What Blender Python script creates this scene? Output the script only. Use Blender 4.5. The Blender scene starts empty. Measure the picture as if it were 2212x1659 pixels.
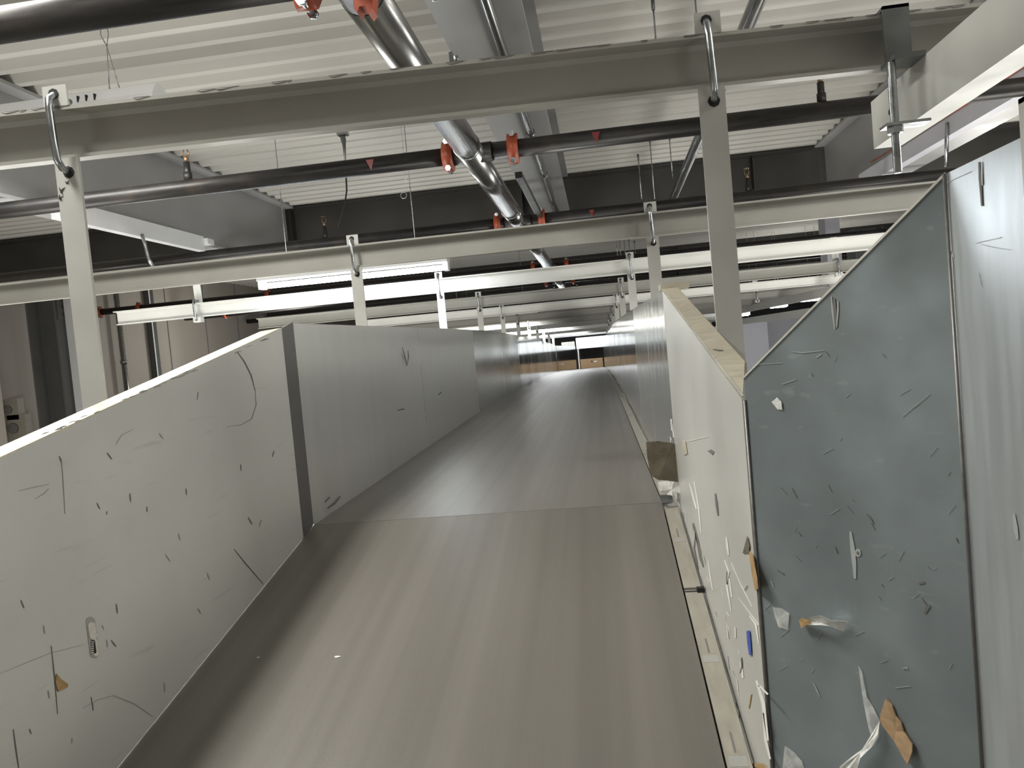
import bpy, bmesh, math, random
from mathutils import Vector, Matrix
random.seed(7)
C = bpy.context.scene.collection
PI = math.pi
# ------------------------------------------------------------------ camera
W, H = 2212.0, 1659.0
FPX = 1660.0
YAW, PITCH, ROLL = -0.1178, -0.0458, -0.0903
CAM = Vector((0.36775, -2.1286, 0.4589))
cy, sy, cp, sp = math.cos(YAW), math.sin(YAW), math.cos(PITCH), math.sin(PITCH)
FW = Vector((sy*cp, cy*cp, sp)); R0 = Vector((cy, -sy, 0)); U0 = R0.cross(FW)
RT = R0*math.cos(ROLL) + U0*math.sin(ROLL)
UP = -R0*math.sin(ROLL) + U0*math.cos(ROLL)
cam = bpy.data.cameras.new('camera'); cam_o = bpy.data.objects.new('camera', cam); C.objects.link(cam_o)
cam.sensor_fit = 'HORIZONTAL'; cam.sensor_width = 36.0; cam.lens = FPX/W*36.0
cam.clip_start = 0.02; cam.clip_end = 200
cam_o.matrix_world = Matrix(((RT.x, UP.x, -FW.x, CAM.x), (RT.y, UP.y, -FW.y, CAM.y), (RT.z, UP.z, -FW.z, CAM.z), (0, 0, 0, 1)))
bpy.context.scene.camera = cam_o

def ray(px, py): return FW + RT*((px-W/2)/FPX) - UP*((py-H/2)/FPX)
def onplane(px, py, p, n):
    v = ray(px, py); n = Vector(n); p = Vector(p)
    return CAM + v*((p-CAM).dot(n)/v.dot(n))
def atX(px, py, x): return onplane(px, py, (x, 0, 0), (1, 0, 0))
def atY(px, py, y): return onplane(px, py, (0, y, 0), (0, 1, 0))
def atZ(px, py, z): return onplane(px, py, (0, 0, z), (0, 0, 1))

# ------------------------------------------------------------------ materials
def nodes(name):
    m = bpy.data.materials.new(name); m.use_nodes = True
    nt = m.node_tree; b = nt.nodes['Principled BSDF']
    return m, nt, b
def surf(name, col, metal=0.0, rough=0.5, var=0.12, scale=6.0, stretch=(1, 1, 1), rvar=0.1, bump=0.0, bscale=40.0,
         scratch=0.0, scol=(0.8, 0.8, 0.78), sstretch=(2, 60, 60), spec=0.5, dirt=0.0, dcol=(0.1, 0.08, 0.06)):
    m, nt, b = nodes(name); N = nt.nodes.new; L = nt.links.new
    tc = N('ShaderNodeTexCoord'); mp = N('ShaderNodeMapping'); mp.inputs['Scale'].default_value = stretch
    L(tc.outputs['Object'], mp.inputs['Vector'])
    nz = N('ShaderNodeTexNoise'); nz.inputs['Scale'].default_value = scale; nz.inputs['Detail'].default_value = 5
    L(mp.outputs['Vector'], nz.inputs['Vector'])
    cr = N('ShaderNodeValToRGB')
    cr.color_ramp.elements[0].position = 0.3; cr.color_ramp.elements[1].position = 0.7
    cr.color_ramp.elements[0].color = tuple(c*(1-var) for c in col)+(1,)
    cr.color_ramp.elements[1].color = tuple(min(1, c*(1+var)) for c in col)+(1,)
    L(nz.outputs['Fac'], cr.inputs['Fac']); out = cr.outputs['Color']
    def layer(out, amount, colr, st, sc, lo, hi):
        mp2 = N('ShaderNodeMapping'); mp2.inputs['Scale'].default_value = st; mp2.inputs['Rotation'].default_value = (0.5, 0.3, 0.2)
        L(tc.outputs['Object'], mp2.inputs['Vector'])
        n2 = N('ShaderNodeTexNoise'); n2.inputs['Scale'].default_value = sc; n2.inputs['Detail'].default_value = 3
        L(mp2.outputs['Vector'], n2.inputs['Vector'])
        mr = N('ShaderNodeMapRange'); mr.inputs['From Min'].default_value = lo; mr.inputs['From Max'].default_value = hi
        mr.inputs['To Max'].default_value = amount
        L(n2.outputs['Fac'], mr.inputs['Value'])
        mx = N('ShaderNodeMix'); mx.data_type = 'RGBA'
        L(mr.outputs['Result'], mx.inputs['Factor']); L(out, mx.inputs[6]); mx.inputs[7].default_value = tuple(colr)+(1,)
        return mx.outputs[2]
    if scratch: out = layer(out, scratch, scol, sstretch, 1.6, 0.66, 0.74)
    if dirt: out = layer(out, dirt, dcol, (1, 1, 1), 9.0, 0.55, 0.8)
    L(out, b.inputs['Base Color'])
    b.inputs['Metallic'].default_value = metal
    b.inputs['Specular IOR Level'].default_value = spec
    rr = N('ShaderNodeMapRange'); rr.inputs['To Min'].default_value = max(0.02, rough-rvar); rr.inputs['To Max'].default_value = min(1, rough+rvar)
    rr.inputs['From Min'].default_value = 0.3; rr.inputs['From Max'].default_value = 0.7
    L(nz.outputs['Fac'], rr.inputs['Value']); L(rr.outputs['Result'], b.inputs['Roughness'])
    if bump:
        n3 = N('ShaderNodeTexNoise'); n3.inputs['Scale'].default_value = bscale; n3.inputs['Detail'].default_value = 3
        L(mp.outputs['Vector'], n3.inputs['Vector'])
        bp = N('ShaderNodeBump'); bp.inputs['Strength'].default_value = bump; bp.inputs['Distance'].default_value = 0.01
        L(n3.outputs['Fac'], bp.inputs['Height']); L(bp.outputs['Normal'], b.inputs['Normal'])
    return m
def emit(name, col, s):
    m, nt, b = nodes(name)
    b.inputs['Emission Color'].default_value = tuple(col)+(1,); b.inputs['Emission Strength'].default_value = s
    b.inputs['Base Color'].default_value = (0.8, 0.8, 0.8, 1)
    return m
def clear(name, col, alpha=0.35, rough=0.15):
    m, nt, b = nodes(name); N = nt.nodes.new; L = nt.links.new
    nz = N('ShaderNodeTexNoise'); nz.inputs['Scale'].default_value = 60; nz.inputs['Detail'].default_value = 4
    tc = N('ShaderNodeTexCoord'); L(tc.outputs['Object'], nz.inputs['Vector'])
    mr = N('ShaderNodeMapRange'); mr.inputs['To Min'].default_value = alpha*0.4; mr.inputs['To Max'].default_value = min(1, alpha*1.7)
    mr.inputs['From Min'].default_value = 0.3; mr.inputs['From Max'].default_value = 0.7
    L(nz.outputs['Fac'], mr.inputs['Value']); L(mr.outputs['Result'], b.inputs['Alpha'])
    b.inputs['Base Color'].default_value = tuple(col)+(1,); b.inputs['Roughness'].default_value = rough
    return m
M = {}
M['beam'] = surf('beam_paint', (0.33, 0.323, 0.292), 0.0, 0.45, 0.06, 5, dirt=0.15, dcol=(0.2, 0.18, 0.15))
M['beam_white_lit'] = surf('white_lit_beam_paint', (0.66, 0.66, 0.63), 0.0, 0.4, 0.05, 5)  # pale copy of the beam paint; lamplight on bright beams put into its colour
M['strap'] = surf('strap_paint', (0.46, 0.46, 0.43), 0.1, 0.45, 0.05, 8, dirt=0.1, dcol=(0.25, 0.24, 0.22))
M['zinc'] = surf('zinc', (0.40, 0.42, 0.435), 1.0, 0.3, 0.12, 30)
M['zinc_dark'] = surf('dark_zinc', (0.16, 0.17, 0.17), 0.7, 0.42, 0.15, 20)
M['black_pipe'] = surf('black_pipe', (0.022, 0.020, 0.019), 0.3, 0.42, 0.3, 10, (0.4, 4, 4), dirt=0.5, dcol=(0.06, 0.045, 0.035))
M['silver_pipe'] = surf('silver_pipe', (0.30, 0.30, 0.295), 1.0, 0.26, 0.14, 8, (5, 0.15, 5), 0.04, dirt=0.12, dcol=(0.2, 0.19, 0.18))
M['girder_mid'] = surf('middle_girder_paint', (0.22, 0.22, 0.215), 0.0, 0.5, 0.06, 3)
M['scuff_galv'] = surf('scuff_galv', (0.48, 0.51, 0.51), 0.4, 0.4)
M['coupling'] = surf('coupling_orange', (0.27, 0.046, 0.015), 0.0, 0.45, 0.2, 25)
M['deck'] = surf('deck_paint', (0.52, 0.505, 0.47), 0.0, 0.45, 0.05, 2, (0.3, 3, 3))
M['girder'] = surf('girder_paint', (0.40, 0.40, 0.40), 0.0, 0.5, 0.06, 3)
M['girder_dark'] = surf('dark_girder_paint', (0.036, 0.034, 0.030), 0.0, 0.55, 0.15, 3)
M['guard'] = surf('guard_grey', (0.62, 0.62, 0.59), 0.3, 0.36, 0.04, 3, (1, 1, 1), 0.05, scratch=0.22, scol=(0.28, 0.27, 0.25), sstretch=(40, 4, 45), dirt=0.05)
M['guard_r'] = surf('guard_grey_worn', (0.62, 0.615, 0.575), 0.25, 0.38, 0.04, 3, (1, 1, 1), 0.06, scratch=0.35, scol=(0.75, 0.74, 0.7), sstretch=(50, 30, 2.0), dirt=0.06)
M['steel'] = surf('brushed_steel', (0.66, 0.66, 0.65), 1.0, 0.13, 0.03, 5, (1, 5, 0.25), 0.04, bump=0.025, bscale=2.0)
M['steel_mid'] = surf('mill_steel', (0.62, 0.62, 0.61), 0.9, 0.21, 0.03, 5, (1, 4, 0.3), 0.04, bump=0.012, bscale=2.0)
M['steel_near'] = surf('satin_steel', (0.72, 0.72, 0.70), 0.7, 0.33, 0.03, 4, (1, 3, 0.4), 0.03)
M['steel_dark'] = surf('dark_strip_steel', (0.17, 0.165, 0.16), 0.6, 0.45, 0.1, 20, (1, 1, 4))
M['flange'] = surf('cream_flange', (0.62, 0.57, 0.45), 0.1, 0.42, 0.1, 12, (2, 6, 2))
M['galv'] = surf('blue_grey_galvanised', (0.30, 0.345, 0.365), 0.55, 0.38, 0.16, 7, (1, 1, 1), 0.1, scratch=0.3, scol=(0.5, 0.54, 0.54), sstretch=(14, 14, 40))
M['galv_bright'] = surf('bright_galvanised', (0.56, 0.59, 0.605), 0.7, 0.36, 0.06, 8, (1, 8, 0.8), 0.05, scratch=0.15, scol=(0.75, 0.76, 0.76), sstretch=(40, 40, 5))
M['flange_shaded'] = surf('shaded_cream_flange', (0.40, 0.365, 0.285), 0.1, 0.42, 0.12, 12, (2, 6, 2))  # browner, darker copy of cream flange; dimmer light at right put into colour
M['rail'] = surf('edge_rail_tan', (0.33, 0.31, 0.262), 0.1, 0.5, 0.1, 12, (6, 1, 6), dirt=0.2, dcol=(0.25, 0.2, 0.15))
M['frame'] = surf('frame_grey', (0.3, 0.3, 0.29), 0.2, 0.5)
M['sticker'] = surf('red_sticker', (0.13, 0.012, 0.01), 0, 0.5)
M['dark'] = surf('dark_gap', (0.012, 0.012, 0.012), 0.0, 0.8)
M['scuff'] = surf('scuff_dark', (0.16, 0.15, 0.14), 0.0, 0.7)
M['scuff_faint'] = surf('scuff_faint', (0.36, 0.355, 0.33), 0.1, 0.5)
M['scuff_white'] = surf('scuff_white', (0.8, 0.79, 0.75), 0.0, 0.5)
M['edge'] = surf('sheared_edge', (0.85, 0.84, 0.78), 0.6, 0.3)
M['cardboard'] = surf('cardboard', (0.42, 0.28, 0.16), 0.0, 0.85, 0.2, 25, (1, 1, 5))
M['paper_brown'] = surf('brown_paper', (0.36, 0.23, 0.1), 0.0, 0.8, 0.25, 40)
M['tape_brown'] = surf('grubby_tape', (0.125, 0.105, 0.075), 0.0, 0.3, 0.35, 22, bump=0.3, bscale=30)
M['film'] = clear('clear_film', (0.85, 0.86, 0.84), 0.3)
M['film_white'] = clear('crumpled_film', (0.9, 0.9, 0.86), 0.75, 0.2)
M['blue'] = surf('blue_tape', (0.05, 0.1, 0.42), 0.0, 0.5)
M['wall_beige'] = surf('wall_beige', (0.31, 0.28, 0.245), 0.0, 0.6, 0.08, 1.5, (1, 1, 0.2))
M['wall_lav'] = surf('wall_pale', (0.62, 0.62, 0.68), 0.0, 0.6, 0.03, 2)
M['wall_dark'] = surf('wall_dark', (0.16, 0.15, 0.16), 0.0, 0.7, 0.08, 2)
M['floor'] = surf('floor_concrete', (0.2, 0.195, 0.18), 0.0, 0.6, 0.15, 2)
M['white'] = surf('white_enamel', (0.78, 0.79, 0.8), 0.0, 0.35, 0.03)
M['column'] = surf('column_paint', (0.06, 0.06, 0.058), 0.0, 0.5, 0.1)
M['tube'] = emit('lit_tube', (0.86, 0.94, 1.0), 26.0)
M['tube_far'] = emit('lit_tube_far', (0.92, 0.97, 1.0), 16.0)
M['glass_brown'] = surf('sprinkler_brass', (0.3, 0.2, 0.12), 0.8, 0.35)
M['backdrop'] = surf('pale_reflection', (0.6, 0.62, 0.5), 0.0, 0.4, 0.25, 12, (8, 8, 0.2))  # colour of a ribbed reflection, painted on the far-end strips
M['ink'] = surf('printed_black', (0.03, 0.025, 0.02), 0, .7)

def belt_material():
    m, nt, b = nodes('belt_rubber'); N = nt.nodes.new; L = nt.links.new
    tc = N('ShaderNodeTexCoord')
    def noise(st, sc, det=4):
        mp = N('ShaderNodeMapping'); mp.inputs['Scale'].default_value = st
        L(tc.outputs['Object'], mp.inputs['Vector'])
        n = N('ShaderNodeTexNoise'); n.inputs['Scale'].default_value = sc; n.inputs['Detail'].default_value = det
        L(mp.outputs['Vector'], n.inputs['Vector']); return n.outputs['Fac']
    a = noise((22, 0.25, 1), 1.0, 6)
    cr = N('ShaderNodeValToRGB'); e = cr.color_ramp.elements
    e[0].position = 0.3; e[0].color = (0.130, 0.120, 0.105, 1); e[1].position = 0.72; e[1].color = (0.170, 0.157, 0.138, 1)
    L(a, cr.inputs['Fac'])
    s = noise((60, 60, 60), 3.5, 2)
    mr = N('ShaderNodeMapRange'); mr.inputs['From Min'].default_value = 0.76; mr.inputs['From Max'].default_value = 0.8; mr.inputs['To Max'].default_value = 0.5
    L(s, mr.inputs['Value'])
    mx = N('ShaderNodeMix'); mx.data_type = 'RGBA'; mx.inputs[7].default_value = (0.42, 0.4, 0.36, 1)
    L(mr.outputs['Result'], mx.inputs['Factor']); L(cr.outputs['Color'], mx.inputs[6])
    L(mx.outputs[2], b.inputs['Base Color'])
    r = N('ShaderNodeMapRange'); r.inputs['To Min'].default_value = 0.34; r.inputs['To Max'].default_value = 0.46
    L(noise((35, 0.3, 1), 1.0, 5), r.inputs['Value']); L(r.outputs['Result'], b.inputs['Roughness'])
    g = noise((1, 1, 1), 420, 2)
    bp = N('ShaderNodeBump'); bp.inputs['Strength'].default_value = 0.12; bp.inputs['Distance'].default_value = 0.002
    L(g, bp.inputs['Height']); L(bp.outputs['Normal'], b.inputs['Normal'])
    b.inputs['Specular IOR Level'].default_value = 0.6
    return m
M['belt'] = belt_material()

# ------------------------------------------------------------------ mesh helpers
class MB:
    def __init__(s): s.v = []; s.f = []; s.m = []; s.s = []
    def face(s, idx, mi=0, sm=False): s.f.append(tuple(idx)); s.m.append(mi); s.s.append(sm)
    def add(s, pts, faces, mi=0, sm=False):
        o = len(s.v); s.v += [Vector(p) for p in pts]
        for f in faces: s.face([o+i for i in f], mi, sm)
    def box(s, a, b, mi=0):
        x0, x1 = sorted((a[0], b[0])); y0, y1 = sorted((a[1], b[1])); z0, z1 = sorted((a[2], b[2]))
        p = [(x, y, z) for x in (x0, x1) for y in (y0, y1) for z in (z0, z1)]
        s.add(p, [(0, 1, 3, 2), (4, 6, 7, 5), (0, 4, 5, 1), (2, 3, 7, 6), (0, 2, 6, 4), (1, 5, 7, 3)], mi)
    def prism(s, poly, vec, mi=0, sm=False):
        n = len(poly); vec = Vector(vec); P = [Vector(p) for p in poly]
        o = len(s.v); s.v += P + [p+vec for p in P]
        s.face([o+i for i in range(n)], mi); s.face([o+n+i for i in reversed(range(n))], mi)
        for i in range(n):
            j = (i+1) % n; s.face((o+i, o+j, o+n+j, o+n+i), mi, sm)
    def tube(s, path, r, n=12, mi=0, caps=True, taper=None):
        P = [Vector(p) for p in path]; o = len(s.v); prev = None
        for i, p in enumerate(P):
            d = (P[min(i+1, len(P)-1)]-P[max(i-1, 0)]).normalized()
            if prev is None:
                a = Vector((0, 0, 1)) if abs(d.z) < 0.9 else Vector((1, 0, 0))
                e1 = d.cross(a).normalized()
            else: e1 = (prev - d*prev.dot(d)).normalized()
            e2 = d.cross(e1); prev = e1
            rr = r if taper is None else r*taper[i]
            for k in range(n):
                t = 2*PI*k/n; s.v.append(p + e1*(rr*math.cos(t)) + e2*(rr*math.sin(t)))
        for i in range(len(P)-1):
            for k in range(n):
                k2 = (k+1) % n
                s.face((o+i*n+k, o+i*n+k2, o+(i+1)*n+k2, o+(i+1)*n+k), mi, True)
        if caps:
            s.face([o+k for k in reversed(range(n))], mi); s.face([o+(len(P)-1)*n+k for k in range(n)], mi)
    def build(s, name, mats, parent=None, loc=None):
        if not isinstance(mats, (list, tuple)): mats = [mats]
        base = parent['_w'] if parent is not None else (Vector(loc) if loc is not None else Vector((0, 0, 0)))
        base = Vector(base)
        me = bpy.data.meshes.new(name); me.from_pydata([tuple(p-base) for p in s.v], [], s.f)
        for m in mats: me.materials.append(M[m] if isinstance(m, str) else m)
        for p, mi, sm in zip(me.polygons, s.m, s.s): p.material_index = mi; p.use_smooth = sm
        bm = bmesh.new(); bm.from_mesh(me); bmesh.ops.recalc_face_normals(bm, faces=bm.faces); bm.to_mesh(me); bm.free()
        o = bpy.data.objects.new(name, me); C.objects.link(o)
        if parent is not None: o.parent = parent
        else: o.location = base
        if parent is not None: WB[o.name] = base
        o['_w'] = tuple(base)
        return o
WB = {}
def tag(o, label, cat, group=None, kind=None):
    o['label'] = label; o['category'] = cat
    if group: o['group'] = group
    if kind: o['kind'] = kind
    return o
def thing(name, label, cat, loc, group=None):
    o = bpy.data.objects.new(name, None); C.objects.link(o); o.location = loc; o.empty_display_size = 0.05
    o['_w'] = tuple(loc)
    return tag(o, label, cat, group)
def struct(name, mb, m, label):
    o = mb.build(name, m); o['kind'] = 'structure'; o['label'] = label; o['category'] = name.split('_')[0]; return o
def copy_thing(o, loc, label):
    c = o.copy(); C.objects.link(c); c.location = loc; c['label'] = label; c['_w'] = tuple(loc)
    for ch in o.children:
        d = ch.copy(); C.objects.link(d); d.parent = c
        for g in ch.children:
            e = g.copy(); C.objects.link(e); e.parent = d
    return c
ORD = ['first', 'second', 'third', 'fourth', 'fifth', 'sixth', 'seventh', 'eighth', 'ninth', 'tenth', 'eleventh', 'twelfth']

# ------------------------------------------------------------------ layout constants
T1 = math.tan(0.1946)           # slope of the inclined section
DR = -0.0066                    # drift of the level section
ZD = 2.15                       # underside of roof deck
XR = 0.548                      # inner face of the guard on the right
def zin(y): return y*T1
PROF = [(0, 0), (2, 0.02), (4, 0.035), (6.4, 0.02), (10, -0.03), (14, -0.12), (17.2, -0.2)]
def zfar(y):
    for (a, za), (b, zb) in zip(PROF, PROF[1:]):
        if y <= b: return za + (zb-za)*(y-a)/(b-a)
    return PROF[-1][1]

# ------------------------------------------------------------------ setting
mb = MB()
p = 0.18; x0, x1 = -8.0, 8.5
ys = []; y = -5.0
while y < 26:
    ys += [(y, ZD), (y+0.05, ZD), (y+0.075, ZD+0.045), (y+0.107, ZD+0.045), (y+0.115, ZD+0.037), (y+0.123, ZD+0.045), (y+0.155, ZD+0.045)]; y += p
ys += [(y, ZD)]
for a, b in zip(ys, ys[1:]):
    mb.add([(x0, a[0], a[1]), (x1, a[0], a[1]), (x1, b[0], b[1]), (x0, b[0], b[1])], [(0, 1, 2, 3)])
mb.box((x0, -5, ZD+0.08), (x1, 26, ZD+0.12))
struct('ceiling', mb, 'deck', 'ribbed pale metal roof deck')
mb = MB(); mb.box((-8, -5, -3.1), (8.5, 26, -3.0)); struct('floor', mb, 'floor', 'dark concrete floor far below the conveyor')
mb = MB(); mb.box((-6.5, -5, -3), (-6.4, 26, ZD+0.05))
yy = 1.0
while yy < 24:
    mb.box((-6.402, yy, -3), (-6.39, yy+0.018, ZD), 1); yy += 1.2
struct('wall_left', mb, ['wall_beige', 'wall_dark'], 'beige panelled wall with vertical joints')
mb = MB(); mb.box((8.4, -5, -3), (8.5, 26, ZD+0.05)); struct('wall_right', mb, 'wall_dark', 'dark wall on the right')
mb = MB(); mb.box((-8, 25.9, -3), (8.5, 26, ZD+0.05)); struct('wall_back', mb, 'wall_dark', 'dark wall at the far end')
mb = MB(); mb.box((-8, -5.1, -3), (8.5, -5, ZD+0.05)); struct('wall_front', mb, 'wall_beige', 'beige wall behind the viewer')

# ------------------------------------------------------------------ girders and columns
def hprofile_x(mb, x0, x1, y, z0, z1, fw, tf=0.02, tw=0.014):   # I-girder along X
    mb.box((x0, y-fw/2, z0), (x1, y+fw/2, z0+tf)); mb.box((x0, y-fw/2, z1-tf), (x1, y+fw/2, z1)); mb.box((x0, y-tw/2, z0+tf), (x1, y+tw/2, z1-tf))
def hprofile_y(mb, y0, y1, x, z0, z1, fw, tf=0.02, tw=0.014):
    mb.box((x-fw/2, y0, z0), (x+fw/2, y1, z0+tf)); mb.box((x-fw/2, y0, z1-tf), (x+fw/2, y1, z1)); mb.box((x-tw/2, y0, z0+tf), (x+tw/2, y1, z1-tf))
for i, (yg, lab) in enumerate([(5.85, 'dark steel girder crossing under the roof deck behind the third sprinkler pipe'), (13.2, 'dark steel girder crossing under the roof deck far down the hall'), (20.5, 'dark steel girder at the far end of the roof')]):
    g = thing('roof_girder', lab, 'girder', (0, yg, 1.55), 'girders crossing the hall')
    mb = MB(); hprofile_x(mb, -6.4, 7.5, yg, 1.56, ZD-0.002, 0.26); mb.build('girder_body', 'girder_dark', g)
    for xs in (-2.45, 0.0, 2.3):
        mb = MB(); mb.box((xs-0.30, yg-0.125, 1.59), (xs-0.29, yg+0.125, ZD-0.03)); mb.build('stiffener_plate', 'girder_dark', g)
g = thing('roof_girder', 'pale grey girder on the left running away beneath the roof deck', 'girder', (-2.79, 2, 1.5))
mb = MB(); hprofile_y(mb, -4.9, 5.7, -2.79, 1.5, ZD-0.002, 0.2); mb.build('girder_body', 'girder', g)
g = thing('roof_girder', 'pale grey girder on the right running away above the tall deflector guard', 'girder', (2.68, 2, 1.5))
mb = MB(); hprofile_y(mb, -4.9, 5.7, 2.68, 1.5, ZD-0.002, 0.2); mb.build('girder_body', 'girder', g)
g = thing('roof_girder', 'wide grey girder beside the shiny pipe, a conduit along its underside', 'girder', (0.03, 2, 1.7))
mb = MB(); hprofile_y(mb, -4.9, 5.7, 0.027, 1.7, ZD-0.002, 0.33); mb.build('girder_body', 'girder_mid', g)
mb = MB(); mb.tube([(0.075, -4.5, 1.678), (0.075, 1.5, 1.678), (0.085, 5.6, 1.678)], 0.021, 12)
for yk in (-.3, 1.2, 2.3, 3.4, 4.5): mb.tube([(0.078, yk, 1.678), (0.078, yk+0.06, 1.678)], 0.026, 12)
tag(mb.build('conduit', 'silver_pipe', None, (0.08, 0, 1.678)), 'thin galvanised conduit strapped beneath the wide middle girder', 'conduit')
def column(x, y, label):
    c = thing('steel_column', label, 'column', (x, y, -3))
    mb = MB()
    mb.box((x-0.17, y-0.17, -2.99), (x-0.15, y+0.17, 1.55)); mb.box((x+0.15, y-0.17, -2.99), (x+0.17, y+0.17, 1.55)); mb.box((x-0.15, y-0.008, -2.99), (x+0.15, y+0.008, 1.55))
    mb.build('shaft', 'column', c)
    mb = MB(); mb.box((x+0.176, y-0.15, 1.2), (x+0.19, y+0.15, 1.55))
    for k in range(4): mb.tube([(x+0.19, y-0.05, 1.25+0.085*k), (x+0.205, y-0.05, 1.25+0.085*k)], 0.018, 6)
    mb.build('bolt_plate', 'column', c)
    return c
column(-5.47, 5.6, 'dark steel column standing before the beige left wall')
column(3.75, 8.0, 'dark steel column behind the upper edge of the deflector guard')
mb = MB(); mb.box((3.38, 8.3, -2.99), (3.56, 8.6, ZD-0.01)); tag(mb.build('wall_post', 'wall_lav', None, (3.47, 8.45, -3)), 'pale square post just left of the dark column on the right', 'post')

# ------------------------------------------------------------------ channel beams
def channel_x(mb, pl, pr, h, fl=0.05, t=0.007):   # C-section opening towards -Y, pl/pr = front lower edge at both ends
    pl = Vector(pl); pr = Vector(pr); F = Vector((0, fl, 0)); Z = Vector((0, 0, 1))
    lo = fl*0.5; prof = [(lo, 0), (fl, 0), (fl, h), (0, h), (0, h-t), (fl-t-.008, h-t), (fl-t, h-t-.008), (fl-t, t+.004), (fl-t-.004, t), (lo, t)]
    a = [pl+Vector((0, y, z)) for y, z in prof]; b = [pr+Vector((0, y, z)) for y, z in prof]
    n = len(prof); o = len(mb.v); mb.v += a+b
    mb.face([o+i for i in range(n)]); mb.face([o+n+i for i in reversed(range(n))])
    for i in range(n): mb.face((o+i, o+(i+1) % n, o+n+(i+1) % n, o+n+i))
BL = atY(0, 350, -0.755); BR = atY(1740, 157, -0.61)
sl = (BR-BL)/(BR.x-BL.x)
def b0(x): return BL + sl*(x-BL.x)
BEAMS = []
def beam(k, x0, x1, y, zb, m, label, h=0.092):
    BEAMS.append((y, zb, h))
    mb = MB(); channel_x(mb, (x0, y, zb), (x1, y, zb), h)
    return tag(mb.build('channel_beam', m, None, ((x0+x1)/2, y, zb)), label, 'beam', 'channel beams across the conveyor')
mb = MB(); channel_x(mb, b0(-1.7), b0(1.75), 0.092)
rc = random.Random(3)
for k in range(42):
    xk = rc.uniform(-0.75, 1.1); L = rc.uniform(0.006, 0.05); q = b0(xk); hgt = rc.uniform(.0015, .004)
    mb.prism([(xk, q.y-.0006, q.z+.0925), (xk+L, q.y+sl.y*L-.0006, q.z+sl.z*L+.0925), (xk+L*.8, q.y+sl.y*L-.0006, q.z+sl.z*L+.0922-hgt), (xk+L*.2, q.y-.0006, q.z+.0922-hgt)], (0, .0004, 0), 1)
tag(mb.build('channel_beam', ['beam', 'scuff'], None, b0(0)), 'wide grey channel beam crossing the top of the view, nearest of all the beams', 'beam', 'channel beams across the conveyor')
BEAMS.append((-0.7, 0.89, 0.092))
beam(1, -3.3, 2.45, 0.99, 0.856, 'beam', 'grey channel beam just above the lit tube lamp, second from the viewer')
beam(2, -2.88, 3.2, 2.76, 0.860, 'beam_white_lit', 'brightly lit white channel beam under the tube lamp, its cut end showing on the left')
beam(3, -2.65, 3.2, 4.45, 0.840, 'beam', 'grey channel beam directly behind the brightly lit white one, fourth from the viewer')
beam(4, -2.2, 3.2, 6.1, 0.825, 'beam_white_lit', 'pale lavender lit channel beam, fifth from the viewer')
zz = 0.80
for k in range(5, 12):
    beam(k, -2.6, 3.2, 6.1+1.65*(k-4), 0.825-0.028*(k-4), 'beam_white_lit' if k in (8, 11) else 'beam', '%s channel beam from the viewer, far along the conveyor%s' % (ORD[k], ' and lit bright' if k in (8, 11) else ''))

def decal(mb, pixels, p, n, mi, off=0.0006, th=0.0003):
    n = Vector(n).normalized(); n = n if (CAM-Vector(p)).dot(n) > 0 else -n
    pts = [onplane(a, b, p, n)+n*off for a, b in pixels]
    mb.prism(pts, n*th, mi)
def stroke(mb, pixels, w, p, n, mi, off=0.0006):   # a thin scratch of width w px along a pixel path
    n_ = len(pixels); up, dn = [], []
    for i, (a, b) in enumerate(pixels):
        c, d = pixels[max(0, i-1)], pixels[min(n_-1, i+1)]
        dx, dy = d[0]-c[0], d[1]-c[1]; L = math.hypot(dx, dy) or 1
        ww = w*(0.25+0.75*math.sin(PI*(i+0.35)/(n_-0.3)))/2
        up.append((a-dy/L*ww, b+dx/L*ww)); dn.append((a+dy/L*ww, b-dx/L*ww))
    for i in range(n_-1): decal(mb, [up[i], up[i+1], dn[i+1], dn[i]], p, n, mi, off)
# ------------------------------------------------------------------ strap hangers
PEN = []
def make_hanger(x, y, zb, h, length, label):
    t = thing('strap_hanger', label, 'hanger', (x, y, zb), 'strap hangers carrying the conveyor')
    mb = MB(); w = 0.0245
    prof = [(x-w, zb-0.002), (x+w, zb-0.002), (x+w, zb-length), (x-w, zb-length)]
    mb.prism([(a, y+0.012, b) for a, b in prof], (0, 0.007, 0)); mb.build('strap', 'strap', t)
    mb = MB(); mb.box((x-w, y+0.001, zb+h), (x+w, y+0.006, zb+h+0.04)); mb.build('tab_plate', 'strap', t)
    mb = MB()
    mb.tube([(x-0.002, y+0.045, zb+h+0.022), (x-0.002, y+0.004, zb+h+0.024), (x-0.003, y-0.012, zb+h+0.012), (x-0.002, y-0.016, zb+h-0.01), (x+0.0, y-0.016, zb+0.02), (x+0.001, y-0.014, zb-0.012), (x+0.002, y-0.004, zb-0.026), (x+0.003, y+0.025, zb-0.03)], 0.0068, 10)
    mb.build('hook_rod', 'zinc', t)
    mb = MB(); mb.tube([(x-0.002, y-0.0005, zb+h+0.024), (x-0.002, y+0.0012, zb+h+0.024)], 0.0105, 8); mb.build('hole_edge', 'dark', t); mb = MB(); mb.tube([(x+0.003, y+0.0105, zb-0.03), (x+0.003, y+0.0122, zb-0.03)], 0.0115, 8); mb.build('hole_edge', 'dark', t)
    return t
HL = 'steel strap hanger at the left guard, %s'
pts = b0(-0.621)
h0 = make_hanger(-0.621, pts.y, pts.z, 0.092, 1.12, 'nearest grey strap hanger on the left, in front of the beige wall')
pr = b0(0.612)
hr0 = copy_thing(h0, (0.617, pr.y, pr.z), 'nearest grey strap hanger on the right, dropping behind the cream guard flange')
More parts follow.
